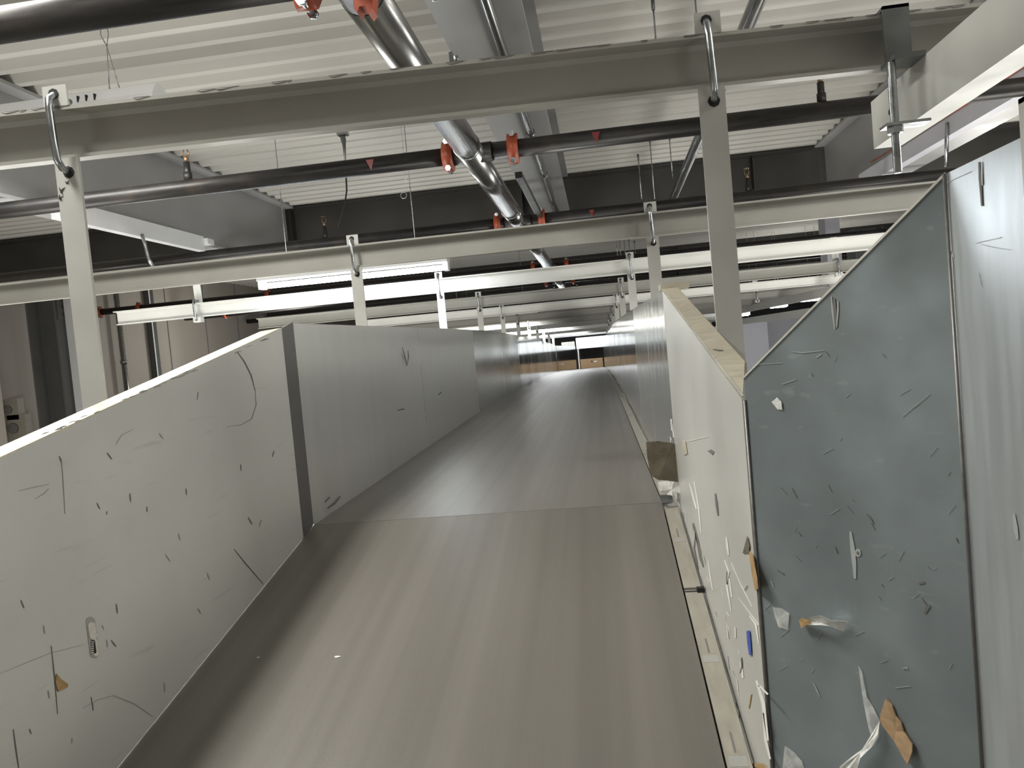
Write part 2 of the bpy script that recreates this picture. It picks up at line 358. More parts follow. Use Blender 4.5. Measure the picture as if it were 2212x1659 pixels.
nice = ['', 'with torn paint at its top, crossing the lit tube lamp', 'lit bright white, at the bright beam', '']
for k in range(1, 11):
    yb, zb, h = BEAMS[k]
    lab = 'grey strap hanger at the left guard, ' + (['', 'crossing in front of the lit tube lamp', 'lit white below the brightly lit beam'][k] if k < 3 else '%s along the row from the viewer' % ORD[k])
    copy_thing(h0, (-0.605+DR*yb, yb, zb), lab)
    if k < 9:
        lab = 'grey strap hanger at the right guard, ' + (['', 'rising behind the guard corner, second from the viewer', 'with a bright hook, third from the viewer'][k] if k < 3 else '%s along the row from the viewer' % ORD[k])
        copy_thing(h0, (0.617+DR*yb, yb, zb), lab)

mb = MB(); ph = (0, pts.y+.012, 0)
for px in ([(143, 378), (160, 374)], [(146, 372), (155, 384)], [(150, 371), (152, 385)], [(141, 392), (150, 397)], [(143, 397), (149, 390)], [(129, 412), (141, 405)], [(131, 417), (138, 408)], [(128, 405), (136, 420)], [(126, 430), (137, 423)], [(129, 421), (131, 434)], [(127, 424), (135, 433)]):
    stroke_ = [(px[0][0], px[0][1]), ((px[0][0]+px[1][0])/2, (px[0][1]+px[1][1])/2+1), px[1]]
    PEN.append(stroke_)
for q in PEN: stroke(mb, q, 2.2, ph, (0, -1, 0), 0)
o = mb.build('pen_mark', 'ink', h0); o['label'] = 'black pen scribbles near the strap top'
# hanging clips above the lit beam (strap from above, hook in front of the beam, tab below)
def make_clip(x, y, zb, h, label):
    t = thing('beam_clip', label, 'hanger', (x, y, zb), 'clips holding beams from above')
    mb = MB(); mb.prism([(x-0.026, y+0.056, zb+h-0.01), (x+0.026, y+0.056, zb+h-0.01), (x+0.02, y+0.056, zb+h+0.2), (x-0.032, y+0.056, zb+h+0.2)], (0, 0.006, 0)); mb.build('strap', 'beam_white_lit', t)
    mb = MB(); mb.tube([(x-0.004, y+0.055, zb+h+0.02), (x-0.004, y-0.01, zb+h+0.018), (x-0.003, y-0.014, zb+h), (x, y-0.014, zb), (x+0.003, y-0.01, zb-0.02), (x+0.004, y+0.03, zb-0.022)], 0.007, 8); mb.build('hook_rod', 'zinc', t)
    mb = MB(); mb.box((x-0.024, y+0.0, zb-0.035), (x+0.03, y+0.045, zb-0.001)); mb.build('tab_plate', 'beam_white_lit', t)
    return t
c0 = make_clip(-2.29, 2.76, 0.86, 0.092, 'white clip hooked round the left part of the brightly lit beam')
copy_thing(c0, (2.35, 4.45, 0.84), 'white clip hooked round the fourth beam on the right')
copy_thing(c0, (2.35, 7.75, 0.79), 'white clip on a far beam at the right, above the ceiling lamps')

# ------------------------------------------------------------------ diagonal channel and its clamp
YD = -0.38; pe = atY(1881, 221, YD); pe2 = atY(1896, 321, YD)
xd = pe.x; zt, zbm = pe.z, pe2.z
t = thing('channel_rail', 'white channel hung under the nearest beam, running out at the upper right', 'beam', (xd, -1, zbm))
mb = MB()
prof = [(xd, zbm), (xd+0.055, zbm), (xd+0.055, zbm+.007), (xd+.007, zbm+.007), (xd+.007, zt-.007), (xd+.055, zt-.007), (xd+.055, zt), (xd, zt)]
mb.prism([(a, YD, b) for a, b in prof], (0, -2.5, 0)); mb.build('rail_body', 'strap', t)
mb = MB(); mb.tube([(xd-.001, YD-.1, zt-.05), (xd+.001, YD-.1, zt-.05)], 0.006, 10); mb.build('bolt_hole', 'dark', t)
t = thing('beam_clamp', 'dark saddle clamp with threaded rod gripping the nearest beam', 'clamp', (0.9, -0.62, 0.7))
yb = b0(0.9).y; zb = b0(0.9).z
qa, qb = atY(1903, 25, yb-.004), atY(1960, 20, yb-.004)
xa, xb = qa.x, qb.x
mb = MB(); mb.box((xa, yb-0.012, zb-0.004), (xb, yb-0.006, zb+0.1)); mb.box((xa, yb-0.012, zb+0.094), (xb, yb+0.06, zb+0.1)); mb.box((xa-.004, yb-0.06, zb-0.012), (xb+.004, yb+0.005, zb-0.003)); mb.build('saddle', 'zinc_dark', t)
yr = yb-0.045; xc = atY(1932, 250, yr).x
def rod_mesh(mb, a, b, r, pitch=0.0032):
    a = Vector(a); b = Vector(b); n = max(2, int((b-a).length/pitch)); P = []; tp = []
    for i in range(2*n+1):
        P.append(a+(b-a)*(i/(2*n))); tp.append(1.0 if i % 2 else 0.88)
    mb.tube(P, r, 10, 0, True, tp)
zbt = atY(1938, 374, yr).z; zpl = atY(1935, 274, yr).z
mb = MB(); rod_mesh(mb, (xc, yr, zb-0.0125), (xc, yr, zbt), 0.0078); mb.build('threaded_rod', 'zinc', t)
mb = MB(); mb.box((xc-0.02, yr-0.018, zpl), (xc+0.055, yr+0.02, zpl+0.005)); mb.build('washer_plate', 'zinc', t)
mb = MB(); mb.prism([(xc+0.0145*math.cos(k*PI/3), yr+0.0145*math.sin(k*PI/3), zpl-0.012) for k in range(6)], (0, 0, 0.0115)); mb.build('nut', 'zinc', t)

# ------------------------------------------------------------------ conveyor: inclined section
YN = -3.3
t = thing('inclined_conveyor', 'near inclined conveyor section with a taupe belt between grey side guards', 'conveyor', (0, -1.5, zin(-1.5)-0.15))
inc = t
mb = MB()
mb.prism([(-0.5, 0, 0), (0.5, 0, 0), (0.5, YN, zin(YN)), (-0.5, YN, zin(YN))], (0, 0, -0.012))
o = mb.build('belt', 'belt', t); o['label'] = 'dark taupe rubber belt of the near section'
mb = MB(); mb.prism([(-0.52, -0.002, -0.02), (0.545, -0.002, -0.02), (0.545, YN, zin(YN)-0.02), (-0.52, YN, zin(YN)-0.02)], (0, 0, -0.12)); mb.build('bed_frame', 'frame', t)
def strip_in(xa, xb, ya, yb, dz0, dz1):   # a bar following the incline
    return [(xa, ya, zin(ya)+dz0), (xb, ya, zin(ya)+dz0), (xb, yb, zin(yb)+dz0), (xa, yb, zin(yb)+dz0)], (0, 0, dz1-dz0)
ycuts = []
for q in [(1497, 1273), (1437, 1086)]: ycuts.append(onplane(q[0], q[1], (0, 0, -.006), (0, -T1, 1)).y)
edges = [YN, ycuts[0]-0.006, ycuts[0]+0.004, ycuts[1]-0.03]
for a, b in ((edges[0], edges[1]), (edges[2], edges[3])):
    mb = MB(); pl, v = strip_in(0.504, 0.541, a, b, -0.02, -0.004); mb.prism(pl, v)
    n = int((b-a)/0.28)+1
    for k in range(1, n):   # wear stains and slots
        yk = a+(b-a)*k/n
        pl, v = strip_in(0.508, 0.536, yk, yk+0.022, -0.0039, -0.0035); mb.prism(pl, v, 1)
        pl, v = strip_in(0.520, 0.523, yk+0.03, yk+0.075, -0.0039, -0.0035); mb.prism(pl, v, 2)
    mb.build('edge_rail', ['rail', 'scuff_faint', 'scuff'], t)
def guard_panel(x, out, ya, yb, za, zb, hb, ht, mi=0):   # vertical sheet, x = inner face, out = +-1
    mb = MB(); mb.prism([(x, ya, za+hb), (x, yb, zb+hb), (x, yb, zb+ht), (x, ya, za+ht)], (out*0.004, 0, 0), mi); return mb
HLW, HRW = 0.588, 0.578
# left guard of the inclined section
mb = guard_panel(-0.5, -1, YN, -0.078, zin(YN), zin(-0.078), 0.002, HLW)
PL, NL = (-0.5, 0, 0), (1, 0, 0)
S = lambda px, w, mi=1: stroke(mb, px, w, PL, NL, mi)
S([(512, 760), (528, 782), (542, 810), (551, 845)], 2.5); S([(551, 845), (553, 875), (543, 905), (520, 918), (490, 922)], 1.2)
S([(505, 1186), (530, 1217), (568, 1261)], 2.5)
S([(110, 1395), (116, 1450), (124, 1543)], 2); S([(196, 1505), (199, 1520), (201, 1535)], 2)
S([(178, 1530), (210, 1512), (245, 1502), (290, 1520), (330, 1548)], 2, 2); S([(250, 960), (262, 940), (288, 927)], 1.6, 2)
S([(40, 1060), (75, 1052), (105, 1046)], 2, 2); S([(75, 1078), (95, 1066), (105, 1055)], 2, 2)
S([(132, 990), (136, 1040), (140, 1110)], 1.5, 2); S([(28, 1575), (34, 1620), (40, 1659)], 2.5)
S([(0, 1455), (60, 1430), (110, 1410), (180, 1392)], 1.6, 2)
for (a, b, r) in [(130, 992, 5), (348, 942, 4), (281, 1075, 4), (236, 985, 5), (212, 1093, 4), (230, 1108, 3), (317, 1100, 3), (402, 1062, 4), (362, 1205, 4), (387, 1160, 4), (252, 1315, 5), (231, 1390, 4), (430, 1320, 3), (355, 1485, 6), (427, 855, 5), (65, 1580, 4), (155, 1600, 4), (95, 1360, 4), (48, 1305, 4), (105, 1500, 6), (540, 1125, 5), (562, 1130, 6), (450, 1245, 5), (520, 1010, 4), (590, 980, 4), (205, 1360, 4), (222, 1355, 3), (245, 1390, 5)]:
    ang = random.uniform(0.9, 1.9); L = r*random.uniform(1.2, 2.4)
    S([(a-L*math.cos(ang), b-L*math.sin(ang)), (a, b), (a+L*math.cos(ang), b+L*math.sin(ang))], r*0.55, random.choice((1, 2)))
for k in range(26):   # grubby nibbles under the flange
    u = random.random(); a = 60+u*520; b = 962-(a/610.0)*262+14+random.uniform(0, 5)
    S([(a-7, b+3), (a, b), (a+8, b-2)], random.uniform(1.5, 4), 2)
gl = mb.build('side_guard', ['guard', 'scuff', 'scuff_faint'], t); gl['label'] = 'long grey left side guard with scuff marks'
mb = MB(); mb.prism([(-0.5, YN, zin(YN)+HLW), (-0.5, -0.09, zin(-0.09)+HLW), (-0.545, -0.12, zin(-0.12)+HLW), (-0.545, YN, zin(YN)+HLW)], (0, 0, 0.003))
mb.prism([(-0.545, YN, zin(YN)+HLW), (-0.545, -0.12, zin(-0.12)+HLW), (-0.545, -0.12, zin(-0.12)+HLW-0.03), (-0.545, YN, zin(YN)+HLW-0.03)], (-0.003, 0, 0))
fl = mb.build('top_flange', 'flange', gl); fl['label'] = 'cream folded flange along the top of the left guard'
# slot with bolt in the left guard
mb = MB()
def capsule(x0c, y0c, x1c, y1c, w, n=6):
    dx, dy = x1c-x0c, y1c-y0c; L = math.hypot(dx, dy); ux, uy = dx/L, dy/L; nx, ny = -uy, ux; P = []
    for k in range(n+1):
        a = -PI/2+PI*k/n; P.append((x1c+w*(math.cos(a)*ux+math.sin(a)*nx), y1c+w*(math.cos(a)*uy+math.sin(a)*ny)))
    for k in range(n+1):
        a = PI/2+PI*k/n; P.append((x0c+w*(math.cos(a)*ux+math.sin(a)*nx), y0c+w*(math.cos(a)*uy+math.sin(a)*ny)))
    return P
decal(mb, capsule(195, 1342, 204, 1412, 10), PL, NL, 0, 0.0004)
decal(mb, capsule(196, 1352, 200, 1374, 8), PL, NL, 1, 0.0012)
decal(mb, capsule(203, 1385, 206, 1412, 6), PL, NL, 1, 0.0012)
decal(mb, capsule(199, 1386, 202, 1408, 4), PL, NL, 2, 0.0016)
for k in range(6): decal(mb, [(195, 1386+k*4.6), (200, 1385+k*4.6), (200, 1387.4+k*4.6), (195, 1388.4+k*4.6)], PL, NL, 1, 0.0020)
bs = mb.build('bolt_slot', ['scuff_faint', 'edge', 'dark'], gl); bs['label'] = 'slotted hole with a threaded bolt inside'
# joint strip on the left
mb = MB(); mb.prism([(-0.4995, -0.082, zin(-0.082)-0.005), (-0.4995, 0.0, 0.004), (-0.4995, 0.0, 0.592), (-0.4995, -0.082, zin(-0.082)+HLW)], (-0.006, 0, 0))
j = mb.build('joint_strip', 'steel_dark', t); j['label'] = 'dark vertical joint strip between the two left guards'
# right guard of the inclined section
YG = -1.085
mb = guard_panel(XR, 1, YG, 0.0, zin(YG), 0, -0.03, HRW)
PR_, NR = (XR, 0, 0), (-1, 0, 0)
S = lambda px, w, mi=1, off=0.0006: stroke(mb, px, w, PR_, NR, mi, off)
S([(1546, 1066), (1549, 1090), (1552, 1114)], 5); decal(mb, [(1529, 974), (1538, 971), (1544, 976), (1540, 983)], PR_, NR, 1)
S([(1498, 1130), (1508, 1170), (1514, 1205), (1520, 1225)], 6); S([(1503, 1150), (1500, 1185), (1510, 1230)], 3)
for px, w in [([(1570, 1160), (1572, 1180), (1575, 1200)], 5), ([(1566, 1210), (1575, 1235), (1570, 1260), (1580, 1320)], 4), ([(1490, 1045), (1497, 1070), (1505, 1100)], 4), ([(1500, 1040), (1510, 1100), (1515, 1150)], 3),
              ([(1580, 1215), (1600, 1260), (1625, 1310)], 2), ([(1530, 1210), (1535, 1245), (1540, 1275)], 3), ([(1480, 955), (1530, 943)], 2), ([(1440, 925), (1450, 950)], 3), ([(1452, 915), (1456, 945)], 3),
              ([(1601, 1430), (1603, 1450), (1606, 1465)], 6), ([(1620, 1330), (1634, 1350), (1640, 1390)], 3), ([(1635, 1470), (1650, 1520), (1660, 1600)], 8), ([(1640, 1480), (1660, 1500)], 5), ([(1650, 1540), (1655, 1600), (1665, 1640)], 6),
              ([(1589, 1355), (1590, 1378)], 4), ([(1576, 1250), (1582, 1290)], 4), ([(1595, 1290), (1640, 1350)], 1.5), ([(1450, 905), (1452, 930)], 4), ([(1436, 905), (1445, 935), (1449, 955)], 3), ([(1408, 870), (1411, 905), (1414, 945)], 4), ([(1370, 860), (1374, 890)], 3)]: S(px, w, 3)
for px, w in [([(1603, 1420), (1604, 1440), (1600, 1455)], 3), ([(1407, 895), (1411, 915), (1413, 945)], 4), ([(1572, 1235), (1571, 1262)], 3), ([(1610, 1275), (1616, 1265)], 2), ([(1410, 900), (1412, 925)], 3)]: S(px, w, 1, 0.0011)
S([(1624, 1500), (1619, 1530)], 3, 4)
for k in range(45):
    a = 1450+random.random()*150; b = 1000+(a-1450)*3.0+random.uniform(-60, 190)
    if 1000 < b < 1600 and a < 1605: S([(a, b), (a+random.uniform(1, 6), b+random.uniform(8, 34))], random.uniform(.8, 1.8), random.choice((3, 3, 2)))
gr = mb.build('side_guard', ['guard_r', 'scuff', 'scuff_faint', 'scuff_white', 'paper_brown'], t); gr['label'] = 'worn pale right side guard with scraped tape residue'
mb = MB(); mb.prism([(XR, YG, zin(YG)+HRW), (XR, 0.02, 0.004+HRW), (XR+0.043, 0.02, 0.004+HRW), (XR+0.043, YG+.2, zin(YG+.2)+HRW)], (0, 0, 0.003))
mb.prism([(XR+0.043, YG+.2, zin(YG+.2)+HRW), (XR+0.043, 0.02, 0.004+HRW), (XR+0.043, 0.02, HRW-0.04), (XR+0.043, YG+.2, zin(YG+.2)+HRW-0.04)], (0.003, 0, 0))
mb.prism([(XR, YG, zin(YG)+HRW+.003), (XR, 0.02, 0.004+HRW+.003), (XR, 0.02, HRW+.006), (XR, YG, zin(YG)+HRW+.005)], (0.003, 0, 0), 1)
S2 = lambda px, w: stroke(mb, px, w, (0, 0, HRW+.0035), (0, -T1, 1), 2)
S2([(1540, 755), (1553, 757), (1562, 757)], 2.5)
fr = mb.build('top_flange', ['flange_shaded', 'edge', 'scuff'], gr); fr['label'] = 'cream folded flange along the top of the right guard'

# ------------------------------------------------------------------ conveyor: level section
t = thing('level_conveyor', 'long level conveyor section running away between shiny steel guards', 'conveyor', (0, 8, -0.3))
lev = t
YE = 17.0
sec = [0.003]
while sec[-1] < YE: sec.append(min(YE, sec[-1]+0.85))
def dx(y): return DR*y
mb = MB()
for a, b in zip(sec, sec[1:]):
    mb.add([(-0.5+dx(a), a, zfar(a)), (0.5+dx(a), a, zfar(a)), (0.5+dx(b), b, zfar(b)), (-0.5+dx(b), b, zfar(b))], [(0, 1, 2, 3)])
mb.add([(-0.5, sec[0], zfar(0)), (0.5, sec[0], zfar(0)), (0.5, sec[0], -0.012), (-0.5, sec[0], -0.012)], [(0, 1, 2, 3)])
o = mb.build('belt', 'belt', t); o['label'] = 'taupe belt of the level section, shining in bands'
mb = MB(); mb.prism([(-0.52, 0.01, -0.03), (0.54, 0.01, -0.03), (0.54+dx(YE), YE, zfar(YE)-0.03), (-0.52+dx(YE), YE, zfar(YE)-0.03)], (0, 0, -0.12)); mb.build('bed_frame', 'frame', t)
cuts = [0.11, 0.97, 2.3, 3.6, 5.0, 7.0, 10.0, 13.5, YE]
for a, b in zip(cuts, cuts[1:]):
    a += 0.008
    mb = MB(); mb.prism([(0.504+dx(a), a, zfar(a)-0.02), (0.541+dx(a), a, zfar(a)-0.02), (0.541+dx(b), b, zfar(b)-0.02), (0.504+dx(b), b, zfar(b)-0.02)], (0, 0, 0.016)); mb.build('edge_rail', 'rail', t)
seams_l = [0.0, 1.57, 3.29, 4.92, 6.43, 8.1, 9.8, 11.5, 13.2, 14.9]
seams_r = [0.0, 0.75, 1.62, 3.25, 4.9, 6.5, 8.1, 9.8, 11.5, 13.2, 14.9, 16.2]
def ripple(side, y): return 0.0022*math.sin(y*5.1+side)*min(1, max(0, (y-1.5)/3)) + 0.004*math.sin(y*1.7+2*side)*min(1, max(0, (y-3)/4))
def sheet(x, out, a, b, h0, h1, extra=None):
    mb = MB(); n = 8
    for i in range(n):
        ya, yb = a+(b-a)*i/n, a+(b-a)*(i+1)/n
        xa, xb = x+dx(ya)+ripple(out, ya), x+dx(yb)+ripple(out, yb)
        za, zb = zfar(ya), zfar(yb)
        mb.add([(xa, ya, za+h0), (xb, yb, zb+h0), (xb, yb, zb+h1), (xa, ya, za+h1)], [(0, 1, 2, 3)], 0, True)
        mb.add([(xa+out*.004, ya, za+h0), (xb+out*.004, yb, zb+h0), (xb+out*.004, yb, zb+h1), (xa+out*.004, ya, za+h1)], [(0, 1, 2, 3)], 0, True)
        mb.add([(xa, ya, za+h1), (xb, yb, zb+h1), (xb+out*.004, yb, zb+h1), (xa+out*.004, ya, za+h1)], [(0, 1, 2, 3)], 1)
    for y_, s_ in ((a, 1), (b, -1)):
        x_ = x+dx(y_)+ripple(out, y_); z_ = zfar(y_)
        mb.add([(x_, y_, z_+h0), (x_, y_, z_+h1), (x_+out*.004, y_, z_+h1), (x_+out*.004, y_, z_+h0)], [(0, 1, 2, 3)], 1)
    if extra: extra(mb)
    return mb
def ex_l(mb):
    S = lambda px, w: stroke(mb, px, w, (-0.4995, 0, 0), NL, 2)
    S([(868, 750), (874, 768), (879, 790), (882, 772), (881, 757)], 3); S([(858, 887), (868, 884), (874, 884)], 3); S([(945, 853), (952, 849), (953, 846)], 2.5)
    S([(702, 1085), (712, 1074)], 4); S([(708, 1098), (722, 1088), (735, 1072)], 5)
for i, (a, b) in enumerate(zip(seams_l, seams_l[1:])):
    mb = sheet(-0.5, -1, a+0.003, b-0.003, -0.015, 0.588, ex_l if i == 0 else None)
    o = mb.build('side_guard', ['steel_near' if i < 2 else 'steel_mid' if i < 4 else 'steel', 'edge', 'scuff'], t)
    mb = MB(); mb.box((-0.5+dx(b)-0.012, b-0.03, zfar(b)+0.004), (-0.5+dx(b)-0.006, b+0.03, zfar(b)+0.585)); mb.build('seam_plate', 'steel', o)
for i, (a, b) in enumerate(zip(seams_r, seams_r[1:])):
    mb = sheet(XR, 1, a+0.003, b-0.003, -0.02, 0.578)
    o = mb.build('side_guard', ['steel_mid' if i < 2 else 'steel', 'edge'], t)
    mb = MB(); mb.box((XR+dx(b)+0.006, b-0.03, zfar(b)), (XR+dx(b)+0.012, b+0.03, zfar(b)+0.575)); mb.build('seam_plate', 'steel', o)
    if i == 0:
        mb = MB(); mb.box((XR-.002, 0.022, HRW+.004), (XR+0.075, 0.10, HRW+.02)); o2 = mb.build('corner_cap', 'flange_shaded', o); o2['label'] = 'cream folded cap at the guard corner'
# diagonal end panel, far end
mb = MB(); a = Vector((-0.5+dx(14.9), 14.9, zfar(14.9))); b = Vector((-0.24, 16.95, zfar(16.95)))
n = 14
for i in range(n):
    p0 = a.lerp(b, i/n); p1 = a.lerp(b, (i+1)/n)
    mb.add([p0+Vector((0, 0, .01)), p1+Vector((0, 0, .01)), p1+Vector((0, 0, .58)), p0+Vector((0, 0, .58))], [(0, 1, 2, 3)], 0)
o = mb.build('end_panel', 'steel', t); o['label'] = 'shiny panel turning across the far end of the belt'

# ------------------------------------------------------------------ things at the far end
YB = 17.35
def P17(px, py): return atY(px, py, YB)
mb = MB(); a, b = P17(1243, 727), P17(1312, 750); mb.box((a.x, YB, b.z+.02), (b.x, YB+0.25, a.z-.04)); tag(mb.build('header_panel', 'white', None, (a.x, YB, b.z)), 'bright white header panel above the dark opening at the far end', 'panel')
mb = MB(); a, b = P17(1247, 752), P17(1253, 792); mb.box((a.x, YB-0.02, b.z-0.15), (b.x, YB+0.05, a.z)); tag(mb.build('end_post', 'white', None, (a.x, YB, b.z)), 'thin white post left of the dark opening at the far end', 'post')
mb = MB(); a, b = P17(1252, 751), P17(1312, 800); mb.box((a.x, YB+0.3, b.z-.3), (b.x+.1, YB+0.34, a.z)); tag(mb.build('opening_dark', 'dark', None, (a.x, YB+.3, b.z)), 'black sheet standing for the dark of the opening at the far end', 'backdrop')  # black sheet added for the shade inside the opening
t = thing('cardboard_box', 'brown cardboard box lying on the belt at the far end', 'box', (0.15, 17.0, zfar(17)))
a, b = P17(1254, 774), P17(1303, 793)
mb = MB(); mb.box((a.x, 17.12, zfar(17.1)+.002), (b.x, 17.30, a.z-.03)); mb.build('carton', 'cardboard', t)
mb = MB(); xm = (a.x+b.x)/2+0.02; mb.box((xm-0.03, 17.117, a.z-.12), (xm, 17.1198, a.z-.08)); mb.build('print_mark', 'ink', t)
mb = MB(); mb.box((xm+.04, 17.117, a.z-.12), (xm+.11, 17.1198, a.z-.09)); mb.build('paper_label', 'white', t)
t = thing('reflection_strips', 'pale ribbed strips in place of a reflection, left of the white post at the far end', 'backdrop', (-0.4, 17.1, 0))  # pale strips stand for a ribbed reflection in the end steel
for k in range(9):
    xk = P17(1213+k*3.2, 740).x; mb = MB(); mb.box((xk, YB-0.1, 0.12), (xk+0.03, YB-0.095, 0.5)); mb.build('strip', 'backdrop', t)

# ------------------------------------------------------------------ deflector guard on the right
P0 = Vector((0.552, -1.088, 0)); P1 = Vector((0.72, -1.315, 0))
z0t, z1t = atX(1605, 815, 0.552).z, atX(2040, 376, 0.72).z
dirp = (P1-P0).normalized(); ND = Vector((dirp.y, -dirp.x, 0)); ND = ND if ND.dot(CAM-P0) > 0 else -ND
t = thing('deflector_guard', 'tall blue-grey galvanised deflector guard filling the right side', 'guard', (0.65, -1.5, -0.3))
zb0 = -0.30
mb = MB(); mb.prism([(P0.x, P0.y, zb0), (P1.x, P1.y, zb0), (P1.x, P1.y, z1t), (P0.x, P0.y, z0t)], -ND*0.004)
mb.prism([(P0.x, P0.y, z0t-.0022), (P1.x, P1.y, z1t-.0022), (P1.x, P1.y, z1t+.001), (P0.x, P0.y, z0t+.001)], ND*0.0016, 1)
S = lambda px, w, mi: stroke(mb, px, w, P0, ND, mi)
S([(1838, 1148), (1842, 1180), (1846, 1215), (1848, 1250)], 10, 2); S([(1803, 645), (1804, 670), (1806, 708)], 7, 3); S([(1797, 640), (1799, 670), (1804, 712)], 4, 2); S([(1811, 650), (1811, 670), (1808, 708)], 4, 2)
for q, w, mi in [([(1710, 760), (1735, 762), (1780, 757)], 2, 2), ([(1765, 772), (1775, 765)], 3, 2), ([(1690, 830), (1720, 820)], 2.5, 2), ([(1625, 788), (1690, 784)], 1.6, 2), ([(1975, 880), (2010, 850)], 1.4, 2), ([(1950, 900), (1985, 870)], 1.5, 2),
              ([(1872, 1110), (1880, 1120), (1887, 1132)], 5, 3), ([(1725, 1150), (1731, 1158)], 3, 3), ([(1804, 1182), (1809, 1195)], 4, 3), ([(1680, 1231), (1694, 1240)], 3, 3), ([(2066, 1162), (2070, 1172)], 3, 3), ([(1985, 1260), (1998, 1258)], 6, 3), ([(1998, 1325), (2004, 1312), (2010, 1308)], 9, 3), ([(1992, 1292), (2003, 1308)], 2, 3),
              ([(1905, 1262), (1908, 1267)], 3, 3), ([(1950, 1444), (1960, 1442), (1962, 1446)], 4, 2), ([(1935, 1485), (1968, 1482)], 2, 2), ([(1758, 1475), (1765, 1490), (1772, 1505)], 3, 2), ([(1666, 1255), (1672, 1268)], 4, 2)]: S(q, w, mi)
decal(mb, [(1854+7*math.cos(k*PI/4), 1194+9*math.sin(k*PI/4)) for k in range(8)], P0, ND, 2, 0.0006)
decal(mb, [(1854+3*math.cos(k*PI/4), 1194+4*math.sin(k*PI/4)) for k in range(8)], P0, ND, 3, 0.0011)
for k in range(38):
    a = random.uniform(1630, 2060); b = random.uniform(max(560, 1560-a*0.45), 1500); an = random.uniform(-1.1, -0.3) if k % 3 else random.uniform(0.8, 1.1); L = random.uniform(6, 26)
    if b > 815-(a-1605) + 90: S([(a, b), (a+L*math.cos(an), b+L*math.sin(an))], random.uniform(0.8, 1.6), 4 if k % 3 else 3)
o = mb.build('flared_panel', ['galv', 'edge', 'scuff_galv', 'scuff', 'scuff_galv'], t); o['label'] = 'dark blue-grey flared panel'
mb = MB(); mb.prism([(P1.x+.001, P1.y-.002, zb0), (P1.x+.001, P1.y-.002, z1t), (P1.x+.001, YN, z1t), (P1.x+.001, YN, zb0)], (0.004, 0, 0))
S = lambda px, w, mi: stroke(mb, px, w, (P1.x+.001, 0, 0), (-1, 0, 0), mi)
S([(2117, 350), (2119, 385), (2123, 445)], 6, 2); S([(2122, 350), (2124, 400)], 3, 1); S([(2192, 1110), (2196, 1140), (2200, 1165)], 9, 1); S([(2110, 525), (2165, 512)], 2, 1); S([(2045, 395), (2100, 370)], 1.5, 1); S([(2120, 528), (2150, 535), (2185, 540)], 1.5, 1); S([(2055, 540), (2062, 555)], 3, 1); S([(2116, 590), (2122, 620)], 1.5, 1)
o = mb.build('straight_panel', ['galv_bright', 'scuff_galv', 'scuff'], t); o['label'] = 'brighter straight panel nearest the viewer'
# dark folded seam and near post
mb = MB(); mb.tube([(P1.x-.001, P1.y, zb0), (P1.x-.001, P1.y, z1t)], 0.0022, 8); o = mb.build('fold_seam', 'steel_dark', t)
mb = MB(); mb.tube([(P0.x-.001, P0.y, zb0), (P0.x-.001, P0.y, z0t-.03)], 0.0022, 8); o = mb.build('fold_seam', 'steel_dark', t)

# ------------------------------------------------------------------ scraps of tape, paper and film
def scrap(name, label, cat, pixels, plane, m, heights=None, th=0.0006, sub=None):
    p, n = Vector(plane[0]), Vector(plane[1]).normalized(); n = n if (CAM-p).dot(n) > 0 else -n
    hs = heights or [0.002]*len(pixels)
    c = sum((onplane(a, b, p, n) for a, b in pixels), Vector())/len(pixels)
    mb = MB(); pts = [onplane(a, b, p, n)+n*h for (a, b), h in zip(pixels, hs)]
    ctr = sum(pts, Vector())/len(pts) + n*(0.001)
    o = len(mb.v); k = len(pts); mb.v += pts+[ctr]+[q-n*th for q in pts]+[ctr-n*th]
    for i in range(k):
        j = (i+1) % k
        mb.face((o+i, o+j, o+k)); mb.face((o+k+1+j, o+k+1+i, o+2*k+1)); mb.face((o+i, o+j, o+k+1+j, o+k+1+i))
    ob = mb.build(name, m, None, c)
    return tag(ob, label, cat)
FP = (P0, ND); RP = (PR_, NR); LP = (PL, NL); SP = ((P1.x+.001, 0, 0), (-1, 0, 0))
scrap('cardboard_scrap', 'torn light brown cardboard strip stuck low on the blue-grey panel', 'cardboard', [(1917, 1507), (1930, 1522), (1938, 1545), (1950, 1560), (1955, 1578), (1975, 1605), (1979, 1620), (1972, 1645), (1955, 1628), (1935, 1600), (1918, 1577), (1905, 1562), (1904, 1545)], FP, 'cardboard', [0.004, .003, .003, .003, .003, .004, .008, .01, .006, .003, .003, .003, .003], 0.0018)
scrap('tape_scrap', 'long clear tape strip hanging above the crumpled film', 'tape', [(1856, 1436), (1864, 1450), (1872, 1500), (1890, 1530), (1902, 1555), (1900, 1590), (1890, 1610), (1878, 1570), (1866, 1510)], FP, 'film')
scrap('plastic_film', 'crumpled whitish plastic film at the bottom of the blue-grey panel', 'film', [(1905, 1555), (1908, 1580), (1898, 1605), (1882, 1625), (1870, 1650), (1850, 1662), (1826, 1662), (1835, 1645), (1860, 1622), (1885, 1605), (1898, 1580)], FP, 'film_white', [.004, .01, .012, .02, .016, .022, .012, .018, .01, .008, .01])
scrap('tape_scrap', 'curled brown and clear tape piece bowing off the blue-grey panel', 'tape', [(1733, 1338), (1745, 1332), (1790, 1321), (1797, 1320), (1812, 1332), (1838, 1340), (1830, 1350), (1828, 1362), (1810, 1348), (1795, 1342), (1765, 1345), (1740, 1353)], FP, 'film_white', [.003, .008, .02, .022, .016, .006, .004, .004, .012, .018, .012, .004])
